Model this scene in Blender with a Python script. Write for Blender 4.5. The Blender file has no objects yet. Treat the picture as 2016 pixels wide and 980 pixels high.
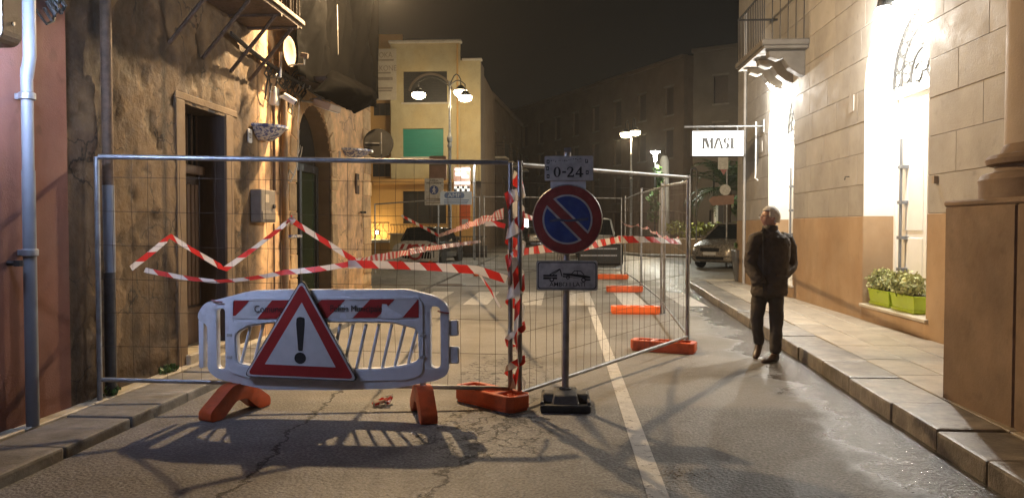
import bpy, bmesh, math, random
from mathutils import Vector, Matrix, Euler, noise as mnoise
from mathutils.geometry import tessellate_polygon
random.seed(7)
R = math.radians
scene = bpy.context.scene
C = scene.collection
# ------------------------------------------------------------------ camera
cam_d = bpy.data.cameras.new('camera'); cam = bpy.data.objects.new('camera', cam_d); C.objects.link(cam)
cam_d.sensor_width = 36; cam_d.lens = 27.04; cam_d.clip_end = 600; cam_d.clip_start = .05
cam.location = (0, 0, 1.5); cam.rotation_euler = (R(90 - 1.627), 0, R(3.667))
scene.camera = cam
# ------------------------------------------------------------------ night sky
world = bpy.data.worlds.new('World'); scene.world = world; world.use_nodes = True
wn = world.node_tree.nodes; wl = world.node_tree.links; wn.clear()
sky = wn.new('ShaderNodeTexSky'); sky.sky_type = 'NISHITA'; sky.sun_disc = False
sky.sun_elevation = R(-6); sky.sun_rotation = R(200)
bg1 = wn.new('ShaderNodeBackground'); wl.new(sky.outputs[0], bg1.inputs[0]); bg1.inputs[1].default_value = .05
bg2 = wn.new('ShaderNodeBackground'); bg2.inputs[0].default_value = (.62, .55, .46, 1); bg2.inputs[1].default_value = .0035   # town glow on low cloud
ws = wn.new('ShaderNodeAddShader'); wo = wn.new('ShaderNodeOutputWorld')
wl.new(bg1.outputs[0], ws.inputs[0]); wl.new(bg2.outputs[0], ws.inputs[1]); wl.new(ws.outputs[0], wo.inputs[0])
scene.view_settings.view_transform = 'Standard'; scene.view_settings.look = 'None'
scene.view_settings.exposure = 1.4; scene.view_settings.gamma = 1
scene.cycles.use_denoising = True
scene.cycles.sample_clamp_indirect = 4
scene.cycles.max_bounces = 6
# ------------------------------------------------------------------ pixel rays (photo 2016 x 980) to points in the place
CR = Euler(cam.rotation_euler).to_matrix(); CP = Vector((0, 0, 1.5)); FPX = 1514.0
def ray(px, py): return CR @ Vector(((px - 1008) / FPX, (490 - py) / FPX, -1))
def G(px, py, z=0.0):
    d = ray(px, py); return CP + d * ((z - 1.5) / d.z)
def PY(px, py, Y):
    d = ray(px, py); return CP + d * (Y / d.y)
def PX(px, py, X):
    d = ray(px, py); return CP + d * (X / d.x)
# ------------------------------------------------------------------ mesh helpers
class MB:
    def __init__(s): s.v = []; s.f = []; s.uv = {}; s.m = {}
    def add(s, vs, fs, mi=0):
        b = len(s.v); s.v += [Vector(p) for p in vs]
        for f in fs:
            if mi: s.m[len(s.f)] = mi
            s.f.append([b + i for i in f])
        return s
    def box(s, x0, x1, y0, y1, z0, z1, mi=0):
        return s.add([(x0,y0,z0),(x1,y0,z0),(x1,y1,z0),(x0,y1,z0),(x0,y0,z1),(x1,y0,z1),(x1,y1,z1),(x0,y1,z1)],
                     [(0,3,2,1),(4,5,6,7),(0,1,5,4),(1,2,6,5),(2,3,7,6),(3,0,4,7)], mi)
    def obox(s, c, ux, uy, hx, hy, hz, taper=1.0):
        c = Vector(c); ux = Vector(ux).normalized(); uy = Vector(uy).normalized(); uz = ux.cross(uy)
        vs = []
        for k in (-1, 1):
            t = taper if k > 0 else 1
            for a, b in ((-1,-1),(1,-1),(1,1),(-1,1)): vs.append(c + ux*a*hx*t + uy*b*hy*t + uz*k*hz)
        return s.add(vs, [(0,3,2,1),(4,5,6,7),(0,1,5,4),(1,2,6,5),(2,3,7,6),(3,0,4,7)])
    def tube(s, pts, r, n=8, caps=True):
        pts = [Vector(p) for p in pts]; rs = r if isinstance(r, (list, tuple)) else [r]*len(pts)
        b = len(s.v); up = None
        for i, p in enumerate(pts):
            t = (pts[min(i+1, len(pts)-1)] - pts[max(i-1, 0)])
            if t.length < 1e-9: t = Vector((0,0,1))
            t.normalize()
            if up is None:
                up = Vector((0,0,1)) if abs(t.z) < .9 else Vector((1,0,0))
            a = t.cross(up)
            if a.length < 1e-6: a = t.orthogonal()
            a.normalize(); c = a.cross(t).normalized(); up = c
            for k in range(n):
                an = 2*math.pi*k/n; s.v.append(p + (a*math.cos(an) + c*math.sin(an))*rs[i])
        for i in range(len(pts)-1):
            for k in range(n):
                s.f.append([b+i*n+k, b+i*n+(k+1)%n, b+(i+1)*n+(k+1)%n, b+(i+1)*n+k])
        if caps:
            s.f.append([b+k for k in range(n)][::-1]); e = b+(len(pts)-1)*n; s.f.append([e+k for k in range(n)])
        return s
    def lathe(s, prof, c=(0,0,0), n=16, a0=0, a1=2*math.pi, ax='z'):
        c = Vector(c); b = len(s.v); full = abs(a1-a0-2*math.pi) < 1e-6; cols = n if full else n+1
        for (r, z) in prof:
            for k in range(cols):
                a = a0 + (a1-a0)*k/n; p = (r*math.cos(a), r*math.sin(a), z)
                if ax == 'y': p = (p[0], p[2], p[1])
                if ax == 'x': p = (p[2], p[0], p[1])
                s.v.append(c + Vector(p))
        for i in range(len(prof)-1):
            for k in range(n):
                k2 = (k+1) % cols
                s.f.append([b+i*cols+k, b+i*cols+k2, b+(i+1)*cols+k2, b+(i+1)*cols+k])
        if full:
            if prof[0][0] > 1e-5: s.f.append([b+k for k in range(cols)][::-1])
            if prof[-1][0] > 1e-5: e = b+(len(prof)-1)*cols; s.f.append([e+k for k in range(cols)])
        return s
    def plate(s, outer, a, b, plane='xz', holes=()):
        loops = [list(outer)] + [list(h) for h in holes]
        def P(p, t):
            if plane == 'xz': return Vector((p[0], t, p[1]))
            if plane == 'yz': return Vector((t, p[0], p[1]))
            return Vector((p[0], p[1], t))
        flat = [p for l in loops for p in l]; n = len(flat); base = len(s.v)
        s.v += [P(p, a) for p in flat] + [P(p, b) for p in flat]
        if holes or len(outer) > 4:
            tris = tessellate_polygon([[Vector((p[0], p[1], 0)) for p in l] for l in loops])
        else: tris = [tuple(range(len(outer)))]
        for t in tris:
            s.f.append([base+i for i in t]); s.f.append([base+n+i for i in reversed(t)])
        o = 0
        for l in loops:
            m = len(l)
            for i in range(m):
                j = (i+1) % m; s.f.append([base+o+i, base+o+j, base+n+o+j, base+n+o+i])
            o += m
        return s
    def ribbon(s, pts, w, side=None, uvscale=1.0, t0=0.0):
        # strip along pts, w tall along 'side' (list or vector); uv = (length, 0..1)
        pts = [Vector(p) for p in pts]; b = len(s.v); L = t0
        for i, p in enumerate(pts):
            sd = side[i] if isinstance(side, list) else (side or Vector((0,0,1)))
            sd = Vector(sd).normalized(); ww = w[i] if isinstance(w, list) else w
            if i: L += (p - pts[i-1]).length
            s.v += [p - sd*ww/2, p + sd*ww/2]
            if i:
                k = len(s.f); s.f.append([b+2*i-2, b+2*i, b+2*i+1, b+2*i-1])
                s.uv[k] = [(Lp, 0), (L, 0), (L, 1), (Lp, 1)]
            Lp = L
        return s
W = {}
def fin(o, origin=None):
    return o
def build(name, mb, mat, parent=None, origin=None, bevel=0, seg=1, smooth=None, local=False, clean=True, solid=0):
    if parent is not None and not local:
        origin = W.get(parent.name)
    org = Vector(origin) if origin is not None else Vector((0,0,0))
    me = bpy.data.meshes.new(name)
    me.from_pydata([tuple(p - org) for p in mb.v], [], mb.f)
    mats = mat if isinstance(mat, (list, tuple)) else [mat]
    for m in mats: me.materials.append(m)
    for k, mi in mb.m.items(): me.polygons[k].material_index = mi
    if mb.uv:
        ul = me.uv_layers.new(name='UVMap')
        for k, uvs in mb.uv.items():
            for li, uv in zip(me.polygons[k].loop_indices, uvs): ul.data[li].uv = uv
    if clean or bevel:
        bm = bmesh.new(); bm.from_mesh(me)
        if clean: bmesh.ops.recalc_face_normals(bm, faces=bm.faces)
        if bevel:
            es = [e for e in bm.edges if len(e.link_faces) == 2 and e.calc_face_angle(0) > R(35)]
            bmesh.ops.bevel(bm, geom=es, offset=bevel, segments=seg, profile=.6, affect='EDGES', clamp_overlap=True)
        bm.to_mesh(me); bm.free()
    if smooth is not None:
        me.polygons.foreach_set('use_smooth', [True]*len(me.polygons))
        me.set_sharp_from_angle(angle=R(smooth))
    o = bpy.data.objects.new(name, me); C.objects.link(o)
    if parent is not None:
        o.parent = parent
        W[o.name] = W.get(parent.name) if not local else None
    else:
        o.location = org; W[o.name] = org.copy()
    if solid:
        md = o.modifiers.new('solid', 'SOLIDIFY'); md.thickness = solid
    return o
def thing(name, label, cat, loc=(0,0,0), rz=0, group=None):
    o = bpy.data.objects.new(name, None); C.objects.link(o); o.location = loc; o.rotation_euler = (0,0,rz)
    o.empty_display_size = .2
    o['label'] = label; o['category'] = cat
    if group: o['group'] = group
    W[o.name] = Vector(loc) if not rz else None
    return o
def tag(o, label, cat, group=None):
    o['label'] = label; o['category'] = cat
    if group: o['group'] = group
    return o
def struct(o): o['kind'] = 'structure'; return o
def stuff(o): o['kind'] = 'stuff'; return o
def piece(name, me, parent, loc=(0,0,0), rot=(0,0,0)):
    o = bpy.data.objects.new(name, me); C.objects.link(o); o.parent = parent; o.location = loc; o.rotation_euler = rot
    return o
def dup(t, loc, rz=None, label=None):
    r = t.copy(); C.objects.link(r); r.location = loc
    if rz is not None: r.rotation_euler = (0,0,rz)
    if label: r['label'] = label
    for ch in t.children:
        c = ch.copy(); C.objects.link(c); c.parent = r
        for g in ch.children:
            d = g.copy(); C.objects.link(d); d.parent = c
    return r
def text(name, s, size, mat, parent, pos, rot=(R(90),0,0), width=1.0, align='CENTER', depth=.001, local=False, spacing=1.0, bold=0):
    cu = bpy.data.curves.new('lettering_curve', 'FONT'); cu.body = s; cu.size = size; cu.extrude = depth
    cu.align_x = align; cu.align_y = 'CENTER'; cu.space_character = spacing; cu.resolution_u = 3; cu.offset = bold
    to = bpy.data.objects.new('lettering_tmp', cu); C.objects.link(to)
    dg = bpy.context.evaluated_depsgraph_get(); me = bpy.data.meshes.new_from_object(to.evaluated_get(dg))
    bpy.data.objects.remove(to); bpy.data.curves.remove(cu)
    mtx = Matrix.Translation(Vector(pos)) @ Euler(rot).to_matrix().to_4x4() @ Matrix.Diagonal((width,1,1,1))
    me.transform(mtx)
    if parent is not None and not local and W.get(parent.name) is not None: me.transform(Matrix.Translation(-W[parent.name]))
    me.materials.clear(); me.materials.append(mat)
    o = bpy.data.objects.new(name, me); C.objects.link(o); o.parent = parent
    return o
def circ(cx, cy, r, n=32, a0=0, a1=2*math.pi):
    full = abs(a1-a0-2*math.pi) < 1e-6
    return [(cx + r*math.cos(a0+(a1-a0)*k/(n if full else n-1)), cy + r*math.sin(a0+(a1-a0)*k/(n if full else n-1))) for k in range(n)]
def rrect(x0, x1, z0, z1, r, n=4):
    out = []
    for cx, cz, a in ((x1-r, z1-r, 0), (x0+r, z1-r, 90), (x0+r, z0+r, 180), (x1-r, z0+r, 270)):
        for k in range(n+1): out.append((cx + r*math.cos(R(a+90*k/n)), cz + r*math.sin(R(a+90*k/n))))
    return out
def rpoly(pts, r, n=5):
    out = []; m = len(pts)
    for i in range(m):
        p = Vector((*pts[i], 0)); a = (Vector((*pts[i-1], 0)) - p); b = (Vector((*pts[(i+1)%m], 0)) - p)
        rr = min(r, a.length*.48, b.length*.48); A = p + a.normalized()*rr; B = p + b.normalized()*rr
        for k in range(n+1):
            t = k/n; q = A*(1-t)**2 + p*2*t*(1-t) + B*t*t; out.append((q.x, q.y))
    return out
def stroke(pts, ws):
    # closed outline of a polyline with a width at each point (2d)
    L = []; Rr = []
    for i, p in enumerate(pts):
        a = Vector(pts[max(i-1,0)]); b = Vector(pts[min(i+1,len(pts)-1)]); t = (b-a).normalized(); n = Vector((-t.y, t.x)); w = ws[i] if isinstance(ws, list) else ws
        L.append(tuple(Vector(p)+n*w/2)); Rr.append(tuple(Vector(p)-n*w/2))
    return L + Rr[::-1]
# ------------------------------------------------------------------ materials
def mat(name, col, rough=.6, metal=0, var=.18, vs=4., bump=.12, bs=45., col2=None, c2s=1.5, c2t=.55, c2w=.12, rnd=0., emit=None, es=1., spec=.5, island=0., coat=0., stretch=None, trans=0., streak=0.):
    m = bpy.data.materials.new(name); m.use_nodes = True; n = m.node_tree.nodes; l = m.node_tree.links
    b = n['Principled BSDF']; b.inputs['Roughness'].default_value = rough; b.inputs['Metallic'].default_value = metal
    b.inputs['Specular IOR Level'].default_value = spec
    if coat: b.inputs['Coat Weight'].default_value = coat; b.inputs['Coat Roughness'].default_value = .08
    if trans: b.inputs['Transmission Weight'].default_value = trans
    tc = n.new('ShaderNodeTexCoord'); oi = n.new('ShaderNodeObjectInfo'); mm = n.new('ShaderNodeVectorMath'); mm.operation = 'MULTIPLY_ADD'
    cx = n.new('ShaderNodeCombineXYZ')
    for i in range(3): l.new(oi.outputs['Random'], cx.inputs[i])
    l.new(cx.outputs[0], mm.inputs[0]); mm.inputs[1].default_value = (37, 53, 71); l.new(tc.outputs['Object'], mm.inputs[2])
    vec = mm.outputs[0]
    if stretch:
        mp = n.new('ShaderNodeMapping'); mp.inputs['Scale'].default_value = stretch; l.new(vec, mp.inputs[0]); vec = mp.outputs[0]
    def nz(s, d=5, r=.6):
        t = n.new('ShaderNodeTexNoise'); t.inputs['Scale'].default_value = s; t.inputs['Detail'].default_value = d; t.inputs['Roughness'].default_value = r
        l.new(vec, t.inputs['Vector']); return t.outputs['Fac']
    def mr(src, a, bb, c, d):
        t = n.new('ShaderNodeMapRange'); l.new(src, t.inputs[0])
        for i, v in enumerate((a, bb, c, d)): t.inputs[i+1].default_value = v
        return t.outputs[0]
    rgb = n.new('ShaderNodeRGB'); rgb.outputs[0].default_value = (*col, 1); cur = rgb.outputs[0]
    if col2:
        f = mr(nz(c2s, 8, .65), c2t-c2w, c2t+c2w, 0, 1); mx = n.new('ShaderNodeMix'); mx.data_type = 'RGBA'
        l.new(f, mx.inputs[0]); l.new(cur, mx.inputs[6]); mx.inputs[7].default_value = (*col2, 1); cur = mx.outputs[2]
    f = mr(nz(vs, 6), .3, .7, 1-var, 1+var)
    def mulv(cur, f):
        t = n.new('ShaderNodeVectorMath'); t.operation = 'SCALE'; l.new(cur, t.inputs[0]); l.new(f, t.inputs['Scale']); return t.outputs[0]
    cur = mulv(cur, f)
    if rnd: cur = mulv(cur, mr(oi.outputs['Random'], 0, 1, 1-rnd, 1+rnd))
    if island:
        g = n.new('ShaderNodeNewGeometry'); cur = mulv(cur, mr(g.outputs['Random Per Island'], 0, 1, 1-island, 1+island))
    if streak:
        g2 = n.new('ShaderNodeNewGeometry'); mp2 = n.new('ShaderNodeMapping'); mp2.inputs['Scale'].default_value = (1,1,.5); l.new(g2.outputs['Position'], mp2.inputs[0])
        t2 = n.new('ShaderNodeTexNoise'); t2.inputs['Scale'].default_value = 1.2; t2.inputs['Detail'].default_value = 7; t2.inputs['Roughness'].default_value = .65; l.new(mp2.outputs[0], t2.inputs['Vector'])
        cur = mulv(cur, mr(t2.outputs['Fac'], .38, .66, 1+streak*.3, 1-streak))
        t3 = n.new('ShaderNodeTexNoise'); t3.inputs['Scale'].default_value = 7; t3.inputs['Detail'].default_value = 8; l.new(g2.outputs['Position'], t3.inputs['Vector'])
        cur = mulv(cur, mr(t3.outputs['Fac'], .60, .70, 1, 1-streak))
    l.new(cur, b.inputs['Base Color'])
    l.new(mr(nz(vs*2.3, 4), .3, .7, max(.02, rough*.82), min(1, rough*1.18)), b.inputs['Roughness'])
    if bump:
        bp = n.new('ShaderNodeBump'); bp.inputs['Strength'].default_value = bump; bp.inputs['Distance'].default_value = .02
        l.new(nz(bs, 6, .65), bp.inputs['Height']); l.new(bp.outputs[0], b.inputs['Normal'])
    if emit:
        b.inputs['Emission Color'].default_value = (*emit, 1); b.inputs['Emission Strength'].default_value = es
    return m
m_salmon = mat('salmon_plaster', (.20,.082,.055), .85, var=.12, vs=1.2, bump=.18, bs=60, col2=(.19,.08,.055), c2s=.7, streak=.2)
m_kerb_l = mat('dark_kerb_stone', (.13,.125,.115), .62, var=.3, vs=5, bump=.35, bs=30, col2=(.22,.21,.19), c2s=3, rnd=.15)
m_edge_l = mat('pale_edging_stone', (.42,.38,.30), .6, var=.25, vs=6, bump=.25, bs=40, col2=(.26,.23,.18), c2s=4, rnd=.1)
m_kerb_r = mat('wet_kerb_stone', (.17,.155,.13), .34, var=.35, vs=6, bump=.4, bs=26, col2=(.25,.22,.18), c2s=3, rnd=.15)
m_slab = mat('pale_paving_slab', (.40,.35,.27), .36, var=.2, vs=4, bump=.22, bs=30, col2=(.28,.24,.185), c2s=2.4, rnd=.12)
m_block = mat('pale_wall_block', (.385,.362,.325), .8, var=.14, vs=1.6, bump=.22, bs=40, rnd=.05, col2=(.325,.30,.265), c2s=1.1, c2w=.2, streak=.13)
m_joint = mat('wall_joint', (.22,.195,.16), .9, var=.1)
m_dado = mat('tan_dado_plaster', (.41,.285,.17), .75, var=.1, vs=1.4, bump=.14, bs=50, col2=(.37,.235,.125), c2s=.9, streak=.13)
m_pier = mat('brown_pier_plaster', (.235,.16,.10), .8, var=.22, vs=1.5, bump=.2, bs=40, col2=(.175,.115,.072), c2s=1.6, streak=.16)
m_shaft = mat('grey_column_plaster', (.36,.29,.22), .8, var=.12, vs=1.5, bump=.2, bs=40)
m_white = mat('white_paint', (.78,.77,.73), .5, var=.05, bump=.05)
m_stone_sill = mat('sill_stone', (.50,.45,.36), .5, var=.15, bump=.15)
m_white_plastic = mat('white_barrier_plastic', (.72,.74,.77), .38, var=.07, vs=3, bump=.06, bs=25, col2=(.55,.55,.54), c2s=5, c2t=.64, streak=.16)
m_orange = mat('orange_plastic', (.62,.10,.022), .45, var=.18, vs=6, bump=.12, bs=40, col2=(.42,.08,.03), c2s=5, c2t=.6, streak=.25)
m_orange2 = mat('bright_orange_plastic', (.80,.14,.025), .45, var=.12, vs=6, bump=.1, bs=40)
m_red = mat('red_sign_film', (.33,.022,.022), .42, var=.14, vs=8, bump=.03)
m_redd = mat('faded_red_sign_film', (.22,.035,.03), .5, var=.25, vs=9, bump=.05, col2=(.30,.10,.08), c2s=7, c2t=.66)
m_sticker = mat('white_sign_film', (.56,.56,.55), .42, var=.08, vs=8, bump=.03)
m_signgrey = mat('weathered_sign_white', (.42,.41,.38), .55, var=.2, vs=14, bump=.06, col2=(.28,.27,.25), c2s=9, c2t=.6)
m_blue = mat('blue_sign_film', (.022,.05,.19), .45, var=.2, vs=10, bump=.04, col2=(.05,.09,.22), c2s=8, c2t=.62)
m_black = mat('black_print', (.018,.018,.018), .55, var=.2, bump=.03)
m_print_worn = mat('worn_black_print', (.045,.045,.045), .7, var=.5, vs=30, bump=.02)
m_zinc = mat('galvanised_steel', (.30,.31,.32), .45, metal=.75, var=.22, vs=9, bump=.08, bs=60, col2=(.22,.21,.20), c2s=6)
m_wire = mat('rusty_wire', (.085,.066,.05), .8, metal=.0, spec=.1, var=.3, vs=12, bump=0)
m_wire_pale = mat('zinc_wire', (.16,.14,.12), .6, metal=.2, var=.2, vs=12, bump=0)
m_rubber = mat('black_rubber', (.028,.027,.026), .62, var=.3, vs=12, bump=.2, bs=70)
m_rubber2 = mat('grey_rubber', (.075,.07,.062), .75, var=.25, vs=10, bump=.2, bs=60)
m_darkmetal = mat('dark_metal', (.035,.034,.033), .5, metal=.4, var=.2, bump=.05)
m_rust = mat('rusty_iron', (.10,.06,.035), .75, metal=.3, var=.35, vs=14, bump=.2)
m_pvc = mat('grey_pvc_pipe', (.16,.167,.178), .45, var=.1, vs=3, bump=.04)
m_wood = mat('brown_door_wood', (.11,.065,.035), .6, var=.25, vs=3, bump=.2, bs=20, stretch=(8,8,1))
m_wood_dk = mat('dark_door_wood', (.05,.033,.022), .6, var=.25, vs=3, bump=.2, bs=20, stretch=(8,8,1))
m_frame_plaster = mat('door_surround_plaster', (.165,.11,.06), .8, var=.2, vs=2.5, bump=.25, bs=30, col2=(.14,.095,.055), c2s=2)
m_stone = mat('tufa_stone', (.50,.345,.18), .85, var=.25, vs=5, bump=.55, bs=22, col2=(.36,.235,.12), c2s=4, rnd=.16)
m_tarp = mat('black_tarpaulin', (.0014,.0013,.0012), .85, spec=.02, var=.3, vs=3, bump=.25, bs=12)
m_ceramic = mat('painted_ceramic', (.55,.52,.46), .3, var=.1, vs=6, bump=.05, col2=(.05,.07,.20), c2s=22, c2t=.5, c2w=.04)
m_cable = mat('black_cable', (.03,.028,.025), .5, var=.1, bump=0)
m_cable_w = mat('pale_cable', (.50,.46,.38), .5, var=.1, bump=0)
m_glassdk = mat('dark_glass', (.018,.02,.02), .06, var=.1, bump=0, spec=.6)
m_glassgr = mat('green_reflection_glass', (.03,.045,.022), .06, var=.3, vs=1.5, bump=.02, bs=3, spec=.7)  # green reflection on the panes is put into the glass colour
m_curtain = mat('striped_curtain', (.28,.23,.18), .8, var=.2)
m_yellow = mat('yellow_plaster', (.40,.33,.19), .85, var=.08, vs=.6, bump=.1, bs=12, col2=(.41,.30,.135), c2s=.35, streak=.14)
m_ochre = mat('orange_plaster', (.46,.26,.085), .85, var=.1, vs=.6, bump=.1, bs=12)
m_shutter = mat('green_roller_shutter', (.012,.19,.135), .5, var=.1, vs=1, bump=.05)
m_banner = mat('banner_cloth', (.40,.34,.26), .7, var=.08, bump=.05)
m_bannertext = mat('banner_print', (.20,.16,.12), .7, var=.2, bump=0)
m_brownsign = mat('brown_board', (.19,.10,.065), .6, var=.2, vs=5, bump=.05)
m_ltblue = mat('pale_blue_board', (.26,.33,.42), .5, var=.1, bump=.03)
m_dkblue = mat('blue_print', (.03,.08,.20), .5, var=.1, bump=0)
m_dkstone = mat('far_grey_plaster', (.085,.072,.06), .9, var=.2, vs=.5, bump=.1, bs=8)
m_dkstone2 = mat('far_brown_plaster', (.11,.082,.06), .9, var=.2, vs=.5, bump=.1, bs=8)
m_pale_slab = mat('balcony_slab', (.42,.37,.30), .8, var=.15, vs=3, bump=.1)
m_lime = mat('lime_planter_plastic', (.34,.46,.02), .4, var=.06, bump=.03)
m_greypot = mat('grey_planter', (.12,.12,.12), .55, var=.12, vs=5, bump=.05)
m_soil = mat('soil', (.03,.02,.014), .95, var=.3, bump=.3)
m_leafv = mat('variegated_leaf', (.36,.38,.17), .5, var=.2, bump=0, island=.5)
m_leaf = mat('green_leaf', (.05,.10,.02), .5, var=.2, bump=0, island=.45)
m_leafy = mat('yellow_green_leaf', (.22,.22,.035), .5, var=.2, bump=0, island=.5)
m_palm = mat('palm_leaf', (.055,.10,.025), .5, var=.2, bump=0, island=.3)
m_bark = mat('bark', (.12,.085,.055), .9, var=.3, vs=10, bump=.5, bs=20)
m_carpaint = mat('silver_brown_paint', (.36,.32,.27), .28, metal=.55, var=.04, bump=0, coat=.6)
m_carblack = mat('black_car_paint', (.015,.015,.016), .2, var=.05, bump=0, coat=.8)
m_carwhite = mat('white_car_paint', (.55,.53,.49), .3, var=.04, bump=0, coat=.6)
m_carpale = mat('beige_car_paint', (.42,.37,.29), .3, var=.04, bump=0, coat=.5)
m_cargrey = mat('dark_grey_car_paint', (.05,.048,.046), .28, var=.05, bump=0, coat=.6)
m_tyre = mat('tyre_rubber', (.02,.02,.02), .8, var=.2, bump=.1)
m_rim = mat('alloy_rim', (.35,.35,.35), .35, metal=.8, var=.1, bump=0)
m_chrome = mat('chrome', (.55,.54,.52), .18, metal=1, var=.05, bump=0)
m_headlamp = mat('headlamp_glass', (.45,.44,.42), .12, var=.1, bump=.05, bs=30)
m_taillamp = mat('tail_lamp_red', (.25,.015,.015), .2, var=.1, bump=0)
m_plate = mat('number_plate', (.55,.55,.53), .5, var=.05, bump=0)
m_jacket = mat('dark_brown_jacket', (.050,.038,.027), .78, var=.25, vs=6, bump=.35, bs=18)
m_trouser = mat('dark_trousers', (.060,.052,.045), .85, var=.2, vs=8, bump=.3, bs=25)
m_shoe = mat('brown_leather', (.055,.032,.02), .35, var=.2, bump=.1)
m_skin = mat('skin', (.40,.22,.15), .5, var=.08, bump=.05)
m_hair = mat('grey_hair', (.55,.52,.47), .6, var=.25, vs=30, bump=.4, bs=90)
m_line = mat('worn_white_marking', (.48,.46,.42), .6, var=.2, vs=8, bump=.3, bs=60, col2=(.12,.115,.105), c2s=16, c2t=.60, c2w=.05)
def lampmat(name, col, s): return mat(name, (.8,.8,.8), .4, var=0, bump=0, emit=col, es=s)
e_warm = lampmat('warm_lamp_glass', (1,.80,.50), 16)
e_white = lampmat('cool_lamp_glass', (.95,.98,1), 60)
e_masi = lampmat('sign_lightbox', (1,.97,.92), .27)
e_pharm = lampmat('pharmacy_lightbox', (.48,.61,1), 72)
e_cyan = lampmat('pharmacy_cyan', (0,.55,.75), 1.6)
e_shop = lampmat('lit_shop_glass', (1,.95,.85), 3.)
m_scuff = mat('scuffed_film', (.07,.085,.12), .7, var=.3, vs=20)
m_sack = mat('black_sack', (.0009,.0008,.0007), .9, spec=.01, var=.4, vs=6, bump=.4, bs=20)
m_balc = mat('balcony_stone', (.13,.115,.095), .8, var=.2, vs=3, bump=.15)
m_meter = mat('meter_grey', (.17,.145,.115), .6, var=.2, vs=6, bump=.05)
m_mirror = mat('mirror_back_paint', (.02,.019,.017), .8, spec=.08, var=.2)
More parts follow.
